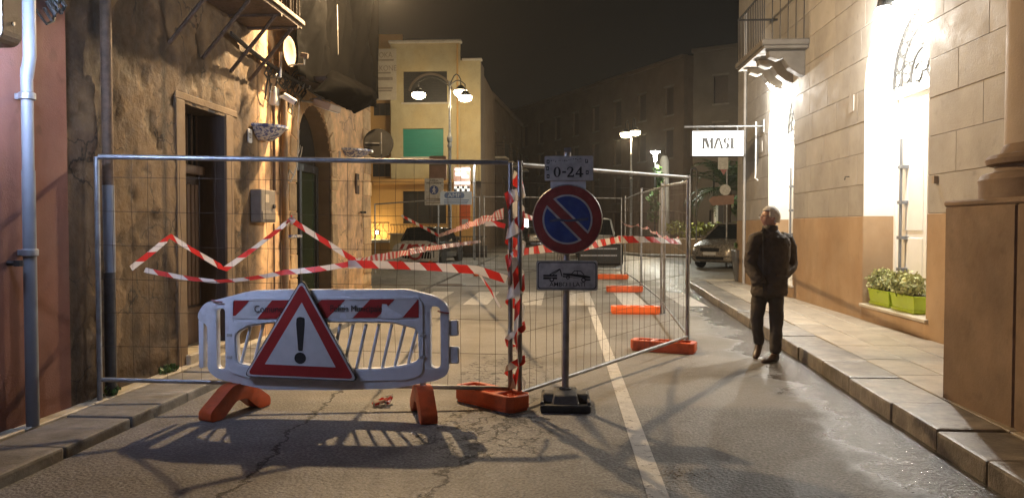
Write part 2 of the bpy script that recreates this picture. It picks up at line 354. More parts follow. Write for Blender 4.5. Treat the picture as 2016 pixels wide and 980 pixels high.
# ================================================================== SETTING
def asphalt():
    m = bpy.data.materials.new('asphalt'); m.use_nodes = True; n = m.node_tree.nodes; l = m.node_tree.links; b = n['Principled BSDF']
    g = n.new('ShaderNodeNewGeometry'); P = g.outputs['Position']
    sx = n.new('ShaderNodeSeparateXYZ'); l.new(P, sx.inputs[0]); X, Y = sx.outputs[0], sx.outputs[1]
    def nz(s, d=5, r=.6, vec=P):
        t = n.new('ShaderNodeTexNoise'); t.inputs['Scale'].default_value = s; t.inputs['Detail'].default_value = d; t.inputs['Roughness'].default_value = r
        l.new(vec, t.inputs['Vector']); return t.outputs['Fac']
    def mth(op, a, c, d=None):
        t = n.new('ShaderNodeMath'); t.operation = op
        for i, v in enumerate((a, c) if d is None else (a, c, d)):
            if isinstance(v, (int, float)): t.inputs[i].default_value = v
            else: l.new(v, t.inputs[i])
        return t.outputs[0]
    def mr(src, a, bb, c, d, smooth=False):
        t = n.new('ShaderNodeMapRange'); l.new(src, t.inputs[0])
        if smooth: t.interpolation_type = 'SMOOTHSTEP'
        for i, v in enumerate((a, bb, c, d)): t.inputs[i+1].default_value = v
        return t.outputs[0]
    def mixc(f, a, c):
        t = n.new('ShaderNodeMix'); t.data_type = 'RGBA'
        if isinstance(f, float): t.inputs[0].default_value = f
        else: l.new(f, t.inputs[0])
        for i, v in ((6, a), (7, c)):
            if isinstance(v, tuple): t.inputs[i].default_value = (*v, 1)
            else: l.new(v, t.inputs[i])
        return t.outputs[2]
    fine = nz(48, 3, .75); mid = nz(9, 6); big = nz(.55, 5)
    vo = n.new('ShaderNodeTexVoronoi'); vo.inputs['Scale'].default_value = 42; l.new(P, vo.inputs['Vector'])
    col = mixc(mr(fine, .36, .64, 0, 1), (.022,.022,.023), (.26,.255,.245))
    col = mixc(mr(vo.outputs['Distance'], .0, .35, .55, 0), col, (.30,.285,.26))
    col = mixc(mr(mid, .45, .7, 0, .5), col, (.06,.055,.05))
    # older paler surfacing further up the street
    old = mth('MULTIPLY', mr(mth('ADD', Y, mth('MULTIPLY', mid, .35)), 6.55, 6.75, 0, 1), .55)
    col = mixc(old, col, (.235,.215,.18))
    col = mixc(mr(big, .46, .62, 0, .45), col, (.075,.066,.056))
    # cracks: two long ones running up the street and a crazed patch
    wob = mth('MULTIPLY', mth('SUBTRACT', nz(2.2, 7, .7), .5), .5)
    wob2 = mth('MULTIPLY', mth('SUBTRACT', nz(3.3, 8, .72), .5), .9)
    c1 = mth('ABSOLUTE', mth('ADD', mth('ADD', X, 1.62), mth('ADD', mth('MULTIPLY', Y, .062), wob)), 0.)
    c2 = mth('ABSOLUTE', mth('ADD', mth('ADD', X, 1.72), mth('ADD', mth('MULTIPLY', Y, -.225), wob2)), 0.)
    k1 = mth('MULTIPLY', mr(c1, .007, .018, 1, 0), mr(Y, 7.2, 8.2, 1, 0))
    k2 = mth('MULTIPLY', mr(c2, .010, .026, 1, 0), mr(Y, 6.3, 7.0, 1, 0))
    dv = n.new('ShaderNodeVectorMath'); dv.operation = 'ADD'; l.new(P, dv.inputs[0])
    nv = n.new('ShaderNodeTexNoise'); nv.inputs['Scale'].default_value = 6; nv.inputs['Detail'].default_value = 5; l.new(P, nv.inputs['Vector'])
    sc = n.new('ShaderNodeVectorMath'); sc.operation = 'SCALE'; l.new(nv.outputs['Color'], sc.inputs[0]); sc.inputs['Scale'].default_value = .42; l.new(sc.outputs[0], dv.inputs[1])
    v2 = n.new('ShaderNodeTexVoronoi'); v2.feature = 'DISTANCE_TO_EDGE'; v2.inputs['Scale'].default_value = 5.5; l.new(dv.outputs[0], v2.inputs['Vector'])
    def patch(cx, cy, rx, ry):
        a = mth('DIVIDE', mth('SUBTRACT', X, cx), rx); c = mth('DIVIDE', mth('SUBTRACT', Y, cy), ry)
        return mth('ADD', mth('ADD', mth('MULTIPLY', a, a), mth('MULTIPLY', c, c)), mth('MULTIPLY', mth('SUBTRACT', nz(4, 5), .5), 1.6))
    pm = mth('MAXIMUM', mr(patch(-.55, 5.55, .55, .75), .7, 1.0, 1, 0), mr(patch(-.55, 8.0, .6, 1.3), .5, .9, .8, 0))
    k3 = mth('MULTIPLY', mth('MULTIPLY', mr(v2.outputs['Distance'], .02, .06, 1, 0), pm), mr(nz(7, 4), .44, .52, 0, 1))
    crack = mth('MAXIMUM', k1, mth('MAXIMUM', k2, k3))
    col = mixc(crack, col, (.012,.011,.010))
    # wet gutter on the right and damp sheen
    wetx = mth('SUBTRACT', X, mth('MULTIPLY', Y, .047))
    wet = mr(mth('ADD', wetx, mth('MULTIPLY', mth('SUBTRACT', nz(1.3, 6, .62), .5), 1.7)), 1.50, 1.95, 0, 1, True)
    wet = mth('MULTIPLY', wet, mr(Y, 16, 24, 1, .3))
    col = mixc(mth('MULTIPLY', wet, .7), col, (.022,.020,.018))
    l.new(col, b.inputs['Base Color'])
    rg = mth('ADD', mr(fine, .3, .7, .55, .75), mr(big, .4, .6, -.06, .06))
    rg = mth('SUBTRACT', rg, mr(Y, 8, 26, 0, .12))
    rmix = n.new('ShaderNodeMix'); l.new(wet, rmix.inputs[0]); l.new(rg, rmix.inputs[2]); l.new(mr(fine, .35, .65, .06, .26), rmix.inputs[3])
    l.new(rmix.outputs[0], b.inputs['Roughness'])
    h = mth('ADD', mth('MULTIPLY', fine, .5), mth('MULTIPLY', mth('SUBTRACT', 1., vo.outputs['Distance']), .35))
    h = mth('SUBTRACT', h, mth('MULTIPLY', crack, 1.6))
    bp = n.new('ShaderNodeBump'); bp.inputs['Strength'].default_value = .8; bp.inputs['Distance'].default_value = .016
    l.new(h, bp.inputs['Height']); l.new(bp.outputs[0], b.inputs['Normal'])
    return m
m_asphalt = asphalt()
def KX(y): return 2.27 + .047*y                    # right kerb face
struct(build('road', MB().box(-120, 120, -30, 300, -.3, 0), m_asphalt))
# white centre line and the zebra crossing
ml = MB(); pts = [(.475,2.2),(.600,2.2),(.625,9),(.61,14.4),(.485,14.4),(.50,9)]
o = struct(build('road_marking', MB().plate([(.475,2.2),(.595,2.2),(.615,9),(.62,14.45),(.50,14.45),(.495,9)], .001, .004, 'xy'), m_line))
zeb = bpy.data.objects.new('pedestrian_crossing', None); C.objects.link(zeb); zeb['kind'] = 'structure'; W[zeb.name] = Vector((0,0,0))
for x in (-2.95, -1.9, -.85, .17, 1.19, 2.3):
    build('crossing_stripe', MB().box(x, x+.47, 14.75, 17.7, .001, .004), m_line, zeb)
mc = G(886, 561)
mh = bpy.data.objects.new('manhole_cover', None); C.objects.link(mh); mh.location = (mc.x, mc.y, 0); mh['label'] = 'round iron manhole cover in the road behind the near fence'; mh['category'] = 'manhole cover'; W[mh.name] = Vector((mc.x, mc.y, 0))
build('rim', MB().plate(circ(mc.x, mc.y, .42, 32), .001, .009, 'xy', [circ(mc.x, mc.y, .35, 32)]), m_darkmetal, mh)
build('lid', MB().plate(circ(mc.x, mc.y, .345, 32), .001, .006, 'xy'), m_rust, mh)
gc = G(1345, 932); rnd = random.Random(12); gb = MB()
for k in range(170):
    s_ = rnd.uniform(.002, .006); p = Vector((gc.x+rnd.gauss(0,.09), gc.y+rnd.gauss(0,.06), s_*.2))
    gb.obox(p, (rnd.gauss(0,1),rnd.gauss(0,1),.01), (.3,rnd.gauss(0,1),.2), s_, s_*.8, s_*.25)
grit = build('loose_grit', gb, m_edge_l, clean=False); grit['kind'] = 'stuff'
# left pavement: kerb stones and pale edging stones, each its own stone
pl = bpy.data.objects.new('left_pavement', None); C.objects.link(pl); pl['kind'] = 'structure'; W[pl.name] = Vector((0,0,0))
build('bedding', MB().box(-9, -3.24, -2, 40, -.1, .055), m_kerb_l, pl)
y = .3
kj = [.3, 1.2, 2.15, 3.1, 3.95, 4.75, 5.52, 6.38, 7.3, 8.2, 9.1, 10.05, 10.95, 11.9, 12.8, 13.7, 14.6, 15.5]
for a, b2 in zip(kj, kj[1:]):
    w = random.uniform(-.008, .008); h = random.uniform(-.006, .006)
    build('kerb_stone', MB().box(-3.72+w, -3.2+w, a+.008, b2-.008, -.05, .082+h), m_kerb_l, pl, bevel=.018, seg=2)
y = .2
while y < 15.4:
    L = random.uniform(.55, .9); h = random.uniform(-.004, .006)
    build('edging_stone', MB().box(-3.9, -3.735, y, y+L-.012, -.05, .09+h), m_edge_l, pl, bevel=.008)
    y += L
# right pavement
pr = bpy.data.objects.new('right_pavement', None); C.objects.link(pr); pr['kind'] = 'structure'; W[pr.name] = Vector((0,0,0))
build('bedding', MB().plate([(KX(1)+.05,1),(9,1),(9,20.4),(KX(20.4)+.05,20.4)], -.1, .115, 'xy'), m_joint, pr)
kr = [1.2, 2.1, 3.0, 3.85, 4.62, 5.3, 6.1, 7.1, 7.95, 8.9, 9.8, 10.8, 11.7, 12.7, 13.6, 14.6, 15.6, 16.6, 17.6, 18.6, 19.5, 20.4]
for a, b2 in zip(kr, kr[1:]):
    w = random.uniform(-.012, .012); h = random.uniform(-.008, .008); a1, b1 = a+.01, b2-.01
    build('kerb_stone', MB().plate([(KX(a1)+w,a1),(KX(a1)+.46,a1),(KX(b1)+.46,b1),(KX(b1)+w,b1)], -.05, .142+h, 'xy'), m_kerb_r, pr, bevel=.022, seg=2)
rows = [.48, .90, 1.32, 1.78, 2.35]
for i in range(4):
    y = 1.2 + .31*i
    while y < 20.3:
        L = random.uniform(.85, 1.35); a1, b1 = y+.004, min(y+L-.004, 20.4); h = random.uniform(-.003, .003)
        build('paving_slab', MB().plate([(KX(a1)+rows[i],a1),(KX(a1)+rows[i+1]-.008,a1),(KX(b1)+rows[i+1]-.008,b1),(KX(b1)+rows[i],b1)], .05, .139+h, 'xy'), m_slab, pr, bevel=.005)
        y += L
# ================================================================== RIGHT: SHOP BUILDING
XW = 4.44
shop = thing('shop_building', 'cream building with blockwork upper wall, tan base and floodlit arched openings', 'building', (XW, 12, .12))
arches = [(10.655, 1.0), (15.98, .90)]             # centre along the street, radius
ZS = 3.5
Y0, Y1 = 3.0, 19.8
def hw(z, r):
    if z <= ZS: return r
    d = r*r - ((z-ZS)/1.02)**2
    return math.sqrt(d) if d > 0 else 0
mb_core = MB()
# solid wall behind the blocks, cut by the arches
outer = [(Y0,.12),(Y1,.12),(Y1,9.5),(Y0,9.5)]
holes = []
for yc, r in arches:
    h = [(yc-r,.36),(yc+r,.36)] + [(yc+r*math.cos(a), ZS+1.02*r*math.sin(a)) for a in [math.pi*k/20 for k in range(21)]]
    holes.append(h)
build('wall_core', MB().plate(outer, XW+.012, XW+.5, 'yz', holes), m_joint, shop)
# dado
def seg_rows(z0, z1, name, m, lmin, lmax, off, gap, bev, x_out):
    spans = []; edges = [Y0]
    for yc, r in arches:
        spans.append((edges[-1], yc, r)); edges.append(yc)
    cuts = []
    lo = Y0; lo_arc = None
    for yc, r in arches + [(None, None)]:
        hi_arc = (yc, r) if yc is not None and hw(z0, r) > 0 else None
        if yc is not None and hi_arc is None:
            continue
        hi = yc if yc is not None else Y1
        cuts.append((lo, lo_arc, hi, hi_arc)); lo = hi; lo_arc = hi_arc
    for lo, la, hi, ha in cuts:
        a_end = (lambda z: la[0]+hw(z, la[1])) if la else (lambda z: Y0)
        b_end = (lambda z: ha[0]-hw(z, ha[1])) if ha else (lambda z: Y1)
        ya = a_end(z0); yb = b_end(z0)
        js = []; y = ya + off*(lmax if not la else .6*lmax)
        while y < yb - .35:
            if y > max(a_end(z0), a_end(z1)*0 + ya) + .2: js.append(y)
            y += random.uniform(lmin, lmax)
        zs = [z0+gap/2 + (z1-z0-gap)*k/5 for k in range(6)]
        bounds = [a_end] + [(lambda z, q=q: q) for q in js] + [b_end]
        for A, B in zip(bounds, bounds[1:]):
            ga = gap/2 if A is not a_end else 0; gb = gap/2 if B is not b_end else 0
            left = [(A(z)+ga, z) for z in zs]; right = [(B(z)-gb, z) for z in zs]
            if A is not a_end: left = [left[0], left[-1]]
            if B is not b_end: right = [right[0], right[-1]]
            if A is a_end and not la: left = [left[0], left[-1]]
            if B is b_end and not ha: right = [right[0], right[-1]]
            if max(p[0] for p in right) - min(p[0] for p in left) < .05: continue
            build(name, MB().plate(left + right[::-1], XW+x_out, XW+.02, 'yz'), m, shop, bevel=bev)
z = 1.665; i = 0
while z < 7.4:
    seg_rows(z, z+.462, 'wall_block', m_block, .85, 1.25, .35 if i % 2 else .8, .007, .003, random.uniform(-.002, .002)); z += .462; i += 1
# plain tan base in long runs, and below each sill
for a, b2 in ((Y0, arches[0][0]-arches[0][1]), (arches[0][0]+arches[0][1], arches[1][0]-arches[1][1]), (arches[1][0]+arches[1][1], Y1)):
    build('base_panel', MB().box(XW-.006, XW+.03, a, b2, .1, 1.66), m_dado, shop, bevel=.004)
for yc, r in arches:
    build('base_panel', MB().box(XW-.004, XW+.03, yc-r, yc+r, .1, .335), m_dado, shop)
    build('window_sill', MB().box(XW-.05, XW+.62, yc-r-.07, yc+r-.002, .338, .38), m_stone_sill, shop, bevel=.006)
    # reveals: tan below, white above
    for s in (-1, 1):
        yy = yc + s*r
        build('reveal', MB().box(XW+.003, XW+.498, min(yy+s*.01, yy-s*.012), max(yy+s*.01, yy-s*.012), .381, 1.66), m_dado, shop)
        build('reveal', MB().box(XW+.003, XW+.498, min(yy+s*.01, yy-s*.012), max(yy+s*.01, yy-s*.012), 1.661, ZS), m_white, shop)
    arc = [(yc+(r-.012)*math.cos(math.pi*k/24), ZS+1.02*(r-.012)*math.sin(math.pi*k/24)) for k in range(25)]
    arc2 = [(yc+(r+.01)*math.cos(math.pi*k/24), ZS+1.02*(r+.01)*math.sin(math.pi*k/24)) for k in range(25)]
    build('arch_soffit', MB().plate(arc + arc2[::-1], XW+.003, XW+.498, 'yz'), m_white, shop, smooth=40)
    # window: frame, two leaves, transom, fanlight grille
    xf = XW + .46
    wf = build('window_frame', MB().box(xf-.03, xf+.05, yc-r, yc-r+.07, .381, ZS).box(xf-.03, xf+.05, yc+r-.07, yc+r, .381, ZS), m_white, shop)
    build('transom', MB().box(xf-.05, xf+.05, yc-r, yc+r, ZS-.16, ZS-.02), m_white, shop, bevel=.012)
    for s in (-1, 1):
        a, b2 = sorted((yc+s*.02, yc+s*(r-.07)))
        lf = build('window_leaf', MB().box(xf, xf+.04, a, b2, .39, ZS-.16), m_white, shop)
        for z0, z1 in ((.55, 1.35), (1.45, 3.2)):
            build('leaf_panel', MB().box(xf-.012, xf+.001, a+.1, b2-.1, z0, z1), m_white, lf, bevel=.01)
    hb = MB().tube([(xf-.09, yc+r*.62, .60), (xf-.09, yc+r*.62, 2.75)], .022, 8)
    bar = build('bolt_bar', hb, m_pvc, shop)
    for z in (.9, 1.35, 1.85, 2.35): build('bolt_bracket', MB().box(xf-.11, xf+.0, yc+r*.62-.07, yc+r*.62+.07, z-.022, z+.022), m_pvc, bar)
    build('fanlight_pane', MB().plate([(yc+(r-.01)*math.cos(math.pi*k/24), ZS+1.02*(r-.01)*math.sin(math.pi*k/24)) for k in range(25)], xf+.03, xf+.045, 'yz'), m_white, shop)
    gx = xf - .06
    def arcpts(rr, a0, a1, n=17, cy=yc, cz=ZS): return [(gx, cy+rr*math.cos(a0+(a1-a0)*k/(n-1)), cz+1.02*rr*math.sin(a0+(a1-a0)*k/(n-1))) for k in range(n)]
    gr = build('fanlight_grille', MB().tube(arcpts(r-.03, 0, math.pi, 25), .02, 6), m_darkmetal, shop)
    for rr in (.42*r, .72*r): build('grille_ring', MB().tube(arcpts(rr, 0, math.pi), .018, 6), m_darkmetal, gr)
    for k in range(1, 12):
        a = math.pi*k/12
        build('grille_bar', MB().tube([(gx, yc+rr*math.cos(a), ZS+1.02*rr*math.sin(a)) for rr in (.42*r, .72*r, .97*r)], .014, 5), m_darkmetal, gr)
    for k in range(12):
        a = math.pi*(k+.5)/12; cy = yc+.845*r*math.cos(a); cz = ZS+1.02*.845*r*math.sin(a)
        build('grille_scroll', MB().tube([(gx, cy+.10*r*math.cos(t), cz+.10*r*math.sin(t)) for t in [2*math.pi*j/10 for j in range(11)]], .012, 5, caps=False), m_darkmetal, gr)
    for k in range(6):
        a = math.pi*(k+.5)/6; cy = yc+.57*r*math.cos(a); cz = ZS+1.02*.57*r*math.sin(a)
        build('grille_scroll', MB().tube([(gx, cy+.13*r*math.cos(t), cz+.13*r*math.sin(t)) for t in [a+.6+4.6*j/10 for j in range(11)]], .014, 5), m_darkmetal, gr)
    for k in range(3):
        a = math.pi*(k+.5)/3
        build('grille_scroll', MB().tube([(gx, yc+.21*r*math.cos(a)+.11*r*math.cos(t), ZS+.21*r*math.sin(a)+.12*r*math.sin(t)) for t in [a+5*j/12 for j in range(13)]], .018, 5), m_darkmetal, gr)
# lettering in the second fanlight
text('lettering', 'MASI', .42, m_black, shop, (XW+.36, 16.05, 3.32), (R(90), 0, R(-90)), width=.8)
# door plates and little fixings on the wall
p = PX(1677, 205, XW); build('access_plate', MB().plate(rrect(p.y-.10, p.y+.10, p.z-.13, p.z+.13, .03), XW-.014, XW+.0, 'yz'), m_block, shop, bevel=.004)
p = PX(1499, 289, XW); build('access_plate', MB().plate(rrect(p.y-.10, p.y+.10, p.z-.13, p.z+.13, .03), XW-.014, XW+.0, 'yz'), m_block, shop, bevel=.004)
p = PX(1672, 348, XW); build('wall_hook', MB().tube([(XW, p.y, p.z), (XW-.06, p.y, p.z), (XW-.07, p.y, p.z-.05)], .008, 5), m_darkmetal, shop)
p = PX(1845, 355, XW); build('wall_hook', MB().box(XW-.05, XW, p.y-.03, p.y+.03, p.z-.04, p.z+.05), m_shaft, shop)
# rain pipe at the far corner and a cable conduit
p = PX(1470, 300, XW); build('rain_pipe', MB().tube([(XW-.05, p.y, .14), (XW-.05, p.y, 6.6)], .035, 8), m_block, shop, smooth=50)
p = PX(1491, 240, XW); q = PX(1491, 355, XW); build('conduit', MB().tube([(XW-.03, p.y, p.z), (XW-.03, p.y, q.z+.15), (XW-.03, p.y+.03, q.z+.05), (XW-.02, p.y-.15, q.z)], .018, 6), m_white, shop, smooth=50)
# end wall and parapet beyond the corner
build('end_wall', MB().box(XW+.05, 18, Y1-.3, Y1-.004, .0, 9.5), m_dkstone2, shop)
# balcony over the second arch
bx0, bx1, by0, by1, bz = 3.60, XW, 14.2, 16.35, 4.72
bal = build('balcony', MB().box(bx0, bx1, by0, by1, bz+.06, bz+.16).box(bx0+.04, bx1, by0+.04, by1-.04, bz, bz+.06), m_balc, shop, bevel=.012)
for yy in (by0+.35, (by0+by1)/2, by1-.35):
    pr_ = [(bx1, bz), (bx0+.18, bz), (bx0+.20, bz-.10), (bx0+.36, bz-.16), (bx0+.44, bz-.13), (bx0+.55, bz-.30), (bx0+.72, bz-.42), (bx1, bz-.46)]
    build('corbel', MB().plate(pr_, yy-.11, yy+.11, 'xz'), m_balc, bal, bevel=.012)
build('railing_rail', MB().tube([(bx1, by0+.05, bz+1.05), (bx0+.05, by0+.05, bz+1.05), (bx0+.05, by1-.05, bz+1.05), (bx1, by1-.05, bz+1.05)], .022, 6), m_darkmetal, bal)
k = by0+.05
while k < by1: build('railing_bar', MB().tube([(bx0+.05, k, bz+.16), (bx0+.05, k, bz+1.05)], .009, 5), m_darkmetal, bal); k += .13
for k in range(1, 6): build('railing_bar', MB().tube([(bx0+.05+k*.14, by0+.05, bz+.16), (bx0+.05+k*.14, by0+.05, bz+1.05)], .009, 5), m_darkmetal, bal)
# entrance pier with its half column, nearest on the right
pier = thing('entrance_column', 'brown plastered pedestal with moulded grey column at the right edge of the pavement', 'column', (3.6, 4.6, .14))
PXF = 3.06
build('pedestal', MB().box(PXF, XW+.02, 5.400, 6.36, .10, 1.66).box(PXF, XW+.02, 2.0, 5.388, .10, 1.66), m_pier, pier, bevel=.012)
build('groove_back', MB().box(PXF+.018, XW+.0, 5.36, 5.43, .11, 1.65), m_pier, pier)
build('pedestal_cap', MB().box(PXF-.008, XW+.02, 2.0, 6.37, 1.66, 1.705), m_pier, pier, bevel=.012)
cc = (3.64, 5.74, 0); rr = .42
prof = [(rr+.16,1.705),(rr+.16,1.80),(rr+.165,1.84),(rr+.14,1.885),(rr+.07,1.90),(rr+.055,1.925),(rr+.06,1.945),(rr+.11,1.955),(rr+.12,1.99),(rr+.10,2.02),(rr+.03,2.03),(rr+.02,2.06),(rr,2.10)]
build('column_base', MB().lathe(prof, cc, 40), m_pier, pier, smooth=30)
build('shaft', MB().lathe([(rr,2.10),(rr-.005,4),(rr-.03,8)], cc, 40), m_shaft, pier, smooth=30)
# floodlights over the arches
def flood(yc, w, label):
    t = thing('floodlight', label, 'floodlight', (XW, yc, 4.55))
    z = 4.42
    build('bracket', MB().tube([(XW-.0, yc, z+.12), (XW-.12, yc, z+.12)], .02, 8), m_darkmetal, t)
    build('housing', MB().lathe([(.03,z+.14),(.085,z+.12),(.10,z+.03),(.095,z+.02)], (XW-.12, yc, 0), 16), m_darkmetal, t, smooth=40)
    build('lamp_glass', MB().lathe([(.0,z-.15),(.06,z-.13),(.11,z-.07),(.115,z-.02),(.09,z+.019)], (XW-.12, yc, 0), 16), e_white, t, smooth=60)
    ld = bpy.data.lights.new('floodlight_lamp', 'POINT'); ld.energy = w; ld.color = (1,.95,.86); ld.shadow_soft_size = .05
    lo = bpy.data.objects.new('floodlight_lamp', ld); C.objects.link(lo); lo.parent = t; lo.location = (-.12, 0, -.36)
    l2 = bpy.data.lights.new('floodlight_inner', 'SPOT'); l2.energy = w*.35; l2.color = (1,.95,.86); l2.shadow_soft_size = .05; l2.spot_size = R(120); l2.spot_blend = .6
    lo = bpy.data.objects.new('floodlight_inner', l2); C.objects.link(lo); lo.parent = t; lo.location = (.10, 0, -.18); lo.rotation_euler = (0, R(-8), 0)
flood(10.70, 185, 'bright white floodlight at the crown of the nearer arched window')
flood(16.05, 150, 'bright white floodlight at the crown of the farther arch below the balcony')
# hanging lightbox sign
sg = thing('shop_sign', 'white rectangular hanging lightbox reading MASI on a steel bar', 'sign', (3.45, 17.3, 3.6))
a = PY(1363, 307, 17.3); b2 = PY(1464, 258, 17.3)
build('bar', MB().tube([(PY(1350,0,17.3).x, 17.36, 3.72), (XW, 17.36, 3.72)], .024, 8), m_zinc, sg)
for x in (a.x+.12, b2.x-.12): build('hanger', MB().box(x-.012, x+.012, 17.35, 17.37, b2.z, 3.72), m_darkmetal, sg)
build('frame', MB().box(a.x-.02, b2.x+.02, 17.3, 17.42, a.z-.02, b2.z+.02), m_darkmetal, sg, bevel=.008)
build('face', MB().box(a.x, b2.x, 17.292, 17.302, a.z, b2.z), e_masi, sg)
build('wall_flange', MB().box(XW-.015, XW, 17.26, 17.46, 3.58, 3.86), m_zinc, sg)
def glyphs(letters, x, z, h, yf, parent, m):
    for ch in letters:
        polys, adv = ch
        for pl_ in polys:
            lm = MB()
            for q, ox_ in enumerate((0, -.03, .03)): lm.plate([(x+(px+ox_)*h, z+pz*h) for px, pz in pl_], yf-.003-.001*q, yf+.003, 'xz')
            build('lettering', lm, m, parent)
        x += adv*h
def disc(cx, cz, rx, rz, a0, a1, n=12): return [(cx+rx*math.cos(R(a0+(a1-a0)*k/n)), cz+rz*math.sin(R(a0+(a1-a0)*k/n))) for k in range(n+1)]
gM = ([[(-.02,0),(.20,0),(.20,.07),(.15,.09),(.15,.92),(.11,1),(-.02,1),(-.02,.94),(.03,.91),(.03,.09),(-.02,.07)], [(.14,1),(.38,1),(.60,.24),(.52,.0)], [(.60,.34),(.80,1),(1.0,1),(1.0,.97),(.94,.95),(.94,.05),(1.0,.03),(1.0,0),(.72,0),(.72,.03),(.78,.05),(.78,.84)]], 1.02)
gA = ([[(0,0),(.22,0),(.22,.06),(.16,.08),(.44,.86),(.39,1),(.30,.97),(.04,.08),(0,.06)], [(.46,1),(.50,.88),(.70,.05),(.62,.03),(.62,0),(.92,0),(.92,.03),(.86,.05),(.54,1)]], .88)
gS = ([disc(.28,.74,.24,.26,60,270)+disc(.28,.74,.05,.17,250,70), disc(.30,.27,.26,.27,-120,80)+disc(.30,.27,.06,.17,75,-110), [(.06,.1),(.04,0),(.08,0),(.20,.04)], [(.40,.94),(.52,1),(.52,.72)]], .64)
gI = ([[(0,0),(.40,0),(.40,.06),(.32,.08),(.32,.92),(.40,.94),(.40,1),(0,1),(0,.94),(.08,.92),(.08,.08),(0,.06)]], .44)
glyphs([gM, gA, gS, gI], a.x + .22, a.z+.155, .235, 17.288, sg, m_black)
# sill planters
def leaf_clump(n, cx, cy, cz, rx, ry, rz, s, seed, flat=.5, bottom=-1):
    rnd = random.Random(seed); mb = MB()
    while n > 0:
        v = Vector((rnd.uniform(-1,1), rnd.uniform(-1,1), rnd.uniform(bottom,1)))
        if v.length > 1: continue
        v *= (.55+.45*rnd.random())/max(v.length, .35) * v.length
        n -= 1
        c = Vector((cx+v.x*rx, cy+v.y*ry, cz+v.z*rz)); d = Vector((rnd.gauss(0,1), rnd.gauss(0,1), rnd.gauss(.3,flat))).normalized()
        u = d.cross(Vector((rnd.random(), rnd.random(), rnd.random()-.5))).normalized(); w = d.cross(u); L = s*rnd.uniform(.6,1.3); wd = L*.32
        mb.add([c-u*L*.5, c+w*wd-u*.08*L+d*L*.06, c+u*L*.5, c-w*wd-u*.08*L+d*L*.06], [(0,1,2,3)])
    return mb
for k, (yy, lab) in enumerate(((11.22, 'lime green planter with variegated leaves on the sill, the farther of two'), (10.46, 'lime green planter with variegated leaves on the sill, the nearer of two'))):
    t = thing('planter', lab, 'planter', (XW+.16, yy, .38), group='planters on the window sill')
    cx = XW+.15; L = .36
    def trough(x0, y0, z0, z1, hx0, hy0, hx1, hy1):
        return MB().add([(cx-hx0,yy-hy0,z0),(cx+hx0,yy-hy0,z0),(cx+hx0,yy+hy0,z0),(cx-hx0,yy+hy0,z0),(cx-hx1,yy-hy1,z1),(cx+hx1,yy-hy1,z1),(cx+hx1,yy+hy1,z1),(cx-hx1,yy+hy1,z1)], [(0,3,2,1),(4,5,6,7),(0,1,5,4),(1,2,6,5),(2,3,7,6),(3,0,4,7)])
    build('trough', trough(0,0,.405,.60,.075,L-.035,.10,L-.005), m_lime, t, bevel=.012, seg=2)
    build('saucer', trough(0,0,.382,.42,.085,L-.03,.098,L-.008), m_lime, t, bevel=.008)
    build('rim', trough(0,0,.585,.612,.105,L-.003,.105,L-.003), m_lime, t, bevel=.006)
    build('soil', trough(0,0,.605,.616,.095,L-.02,.095,L-.02), m_soil, t)
    build('foliage', leaf_clump(1300, cx-.02, yy, .745, .21, .44, .19, .06, 40+k), m_leafv, t, clean=False)
    st = MB(); rnd = random.Random(k)
    for j in range(16): y_ = yy+rnd.uniform(-.28,.28); st.tube([(cx, y_, .6), (cx+rnd.uniform(-.1,.08), y_+rnd.uniform(-.08,.08), .8)], .004, 4)
    build('stem', st, m_bark, t)
# tall grey pot by the far corner
p = G(1462, 553, .139)
t = thing('plant_pot', 'tall tapered grey pot with a small green plant by the far shop corner', 'plant pot', (p.x, p.y, .139))
build('pot', MB().add([(p.x+sx*h, p.y+sy*h, z) for h, z in ((.17,.139),(.25,.92)) for sx, sy in ((-1,-1),(1,-1),(1,1),(-1,1))], [(0,3,2,1),(4,5,6,7),(0,1,5,4),(1,2,6,5),(2,3,7,6),(3,0,4,7)]), m_greypot, t, bevel=.015)
build('soil', MB().box(p.x-.22, p.x+.22, p.y-.22, p.y+.22, .9, .925), m_soil, t)
build('foliage', leaf_clump(420, p.x, p.y, 1.03, .26, .26, .16, .10, 5), m_leaf, t, clean=False)
# ================================================================== LEFT: SALMON HOUSE
XL = -3.85
sal = thing('salmon_house', 'salmon pink plastered house front at the left edge with a grey rain pipe', 'house', (XL, 3.5, .08))
build('wall', MB().box(XL-.4, XL+.012, -3, 5.77, .0, 9), m_salmon, sal)
q = G(53, 845, .085)
yp = 5.22
pp = build('rain_pipe', MB().tube([(XL+.09, yp, .085), (XL+.09, yp, 1.9)], .043, 14).tube([(XL+.09, yp, 1.88), (XL+.09, yp, 2.62)], .039, 14).tube([(XL+.09, yp, 2.55), (XL+.115, yp+.0, 2.70), (XL+.115, yp, 6)], .042, 14), m_pvc, sal, smooth=50)
for z in (1.32, 2.42):
    build('pipe_bracket', MB().lathe([(.050, z-.025), (.056, z-.02), (.056, z+.02), (.050, z+.025)], (XL+.09, yp, 0), 14).box(XL+.0, XL+.06, yp-.02, yp+.02, z-.02, z+.02), m_zinc, pp, smooth=40)
p = PX(30, 518, XL+.05); build('tap', MB().tube([(XL, p.y-.02, p.z), (XL+.09, p.y-.02, p.z)], .018, 8).lathe([(.03,-.02),(.03,.02)], (XL+.09, p.y-.02, p.z), 8), m_darkmetal, sal)
p = PX(100, 22, XL+.05)
cb = MB()
rnd = random.Random(3)
cb.tube([PX(60, 5, XL+.06), PX(78, 30, XL+.05), PX(92, 48, XL+.06), PX(105, 42, XL+.06), PX(110, 15, XL+.07), PX(112, -40, XL+.06)], .011, 6)
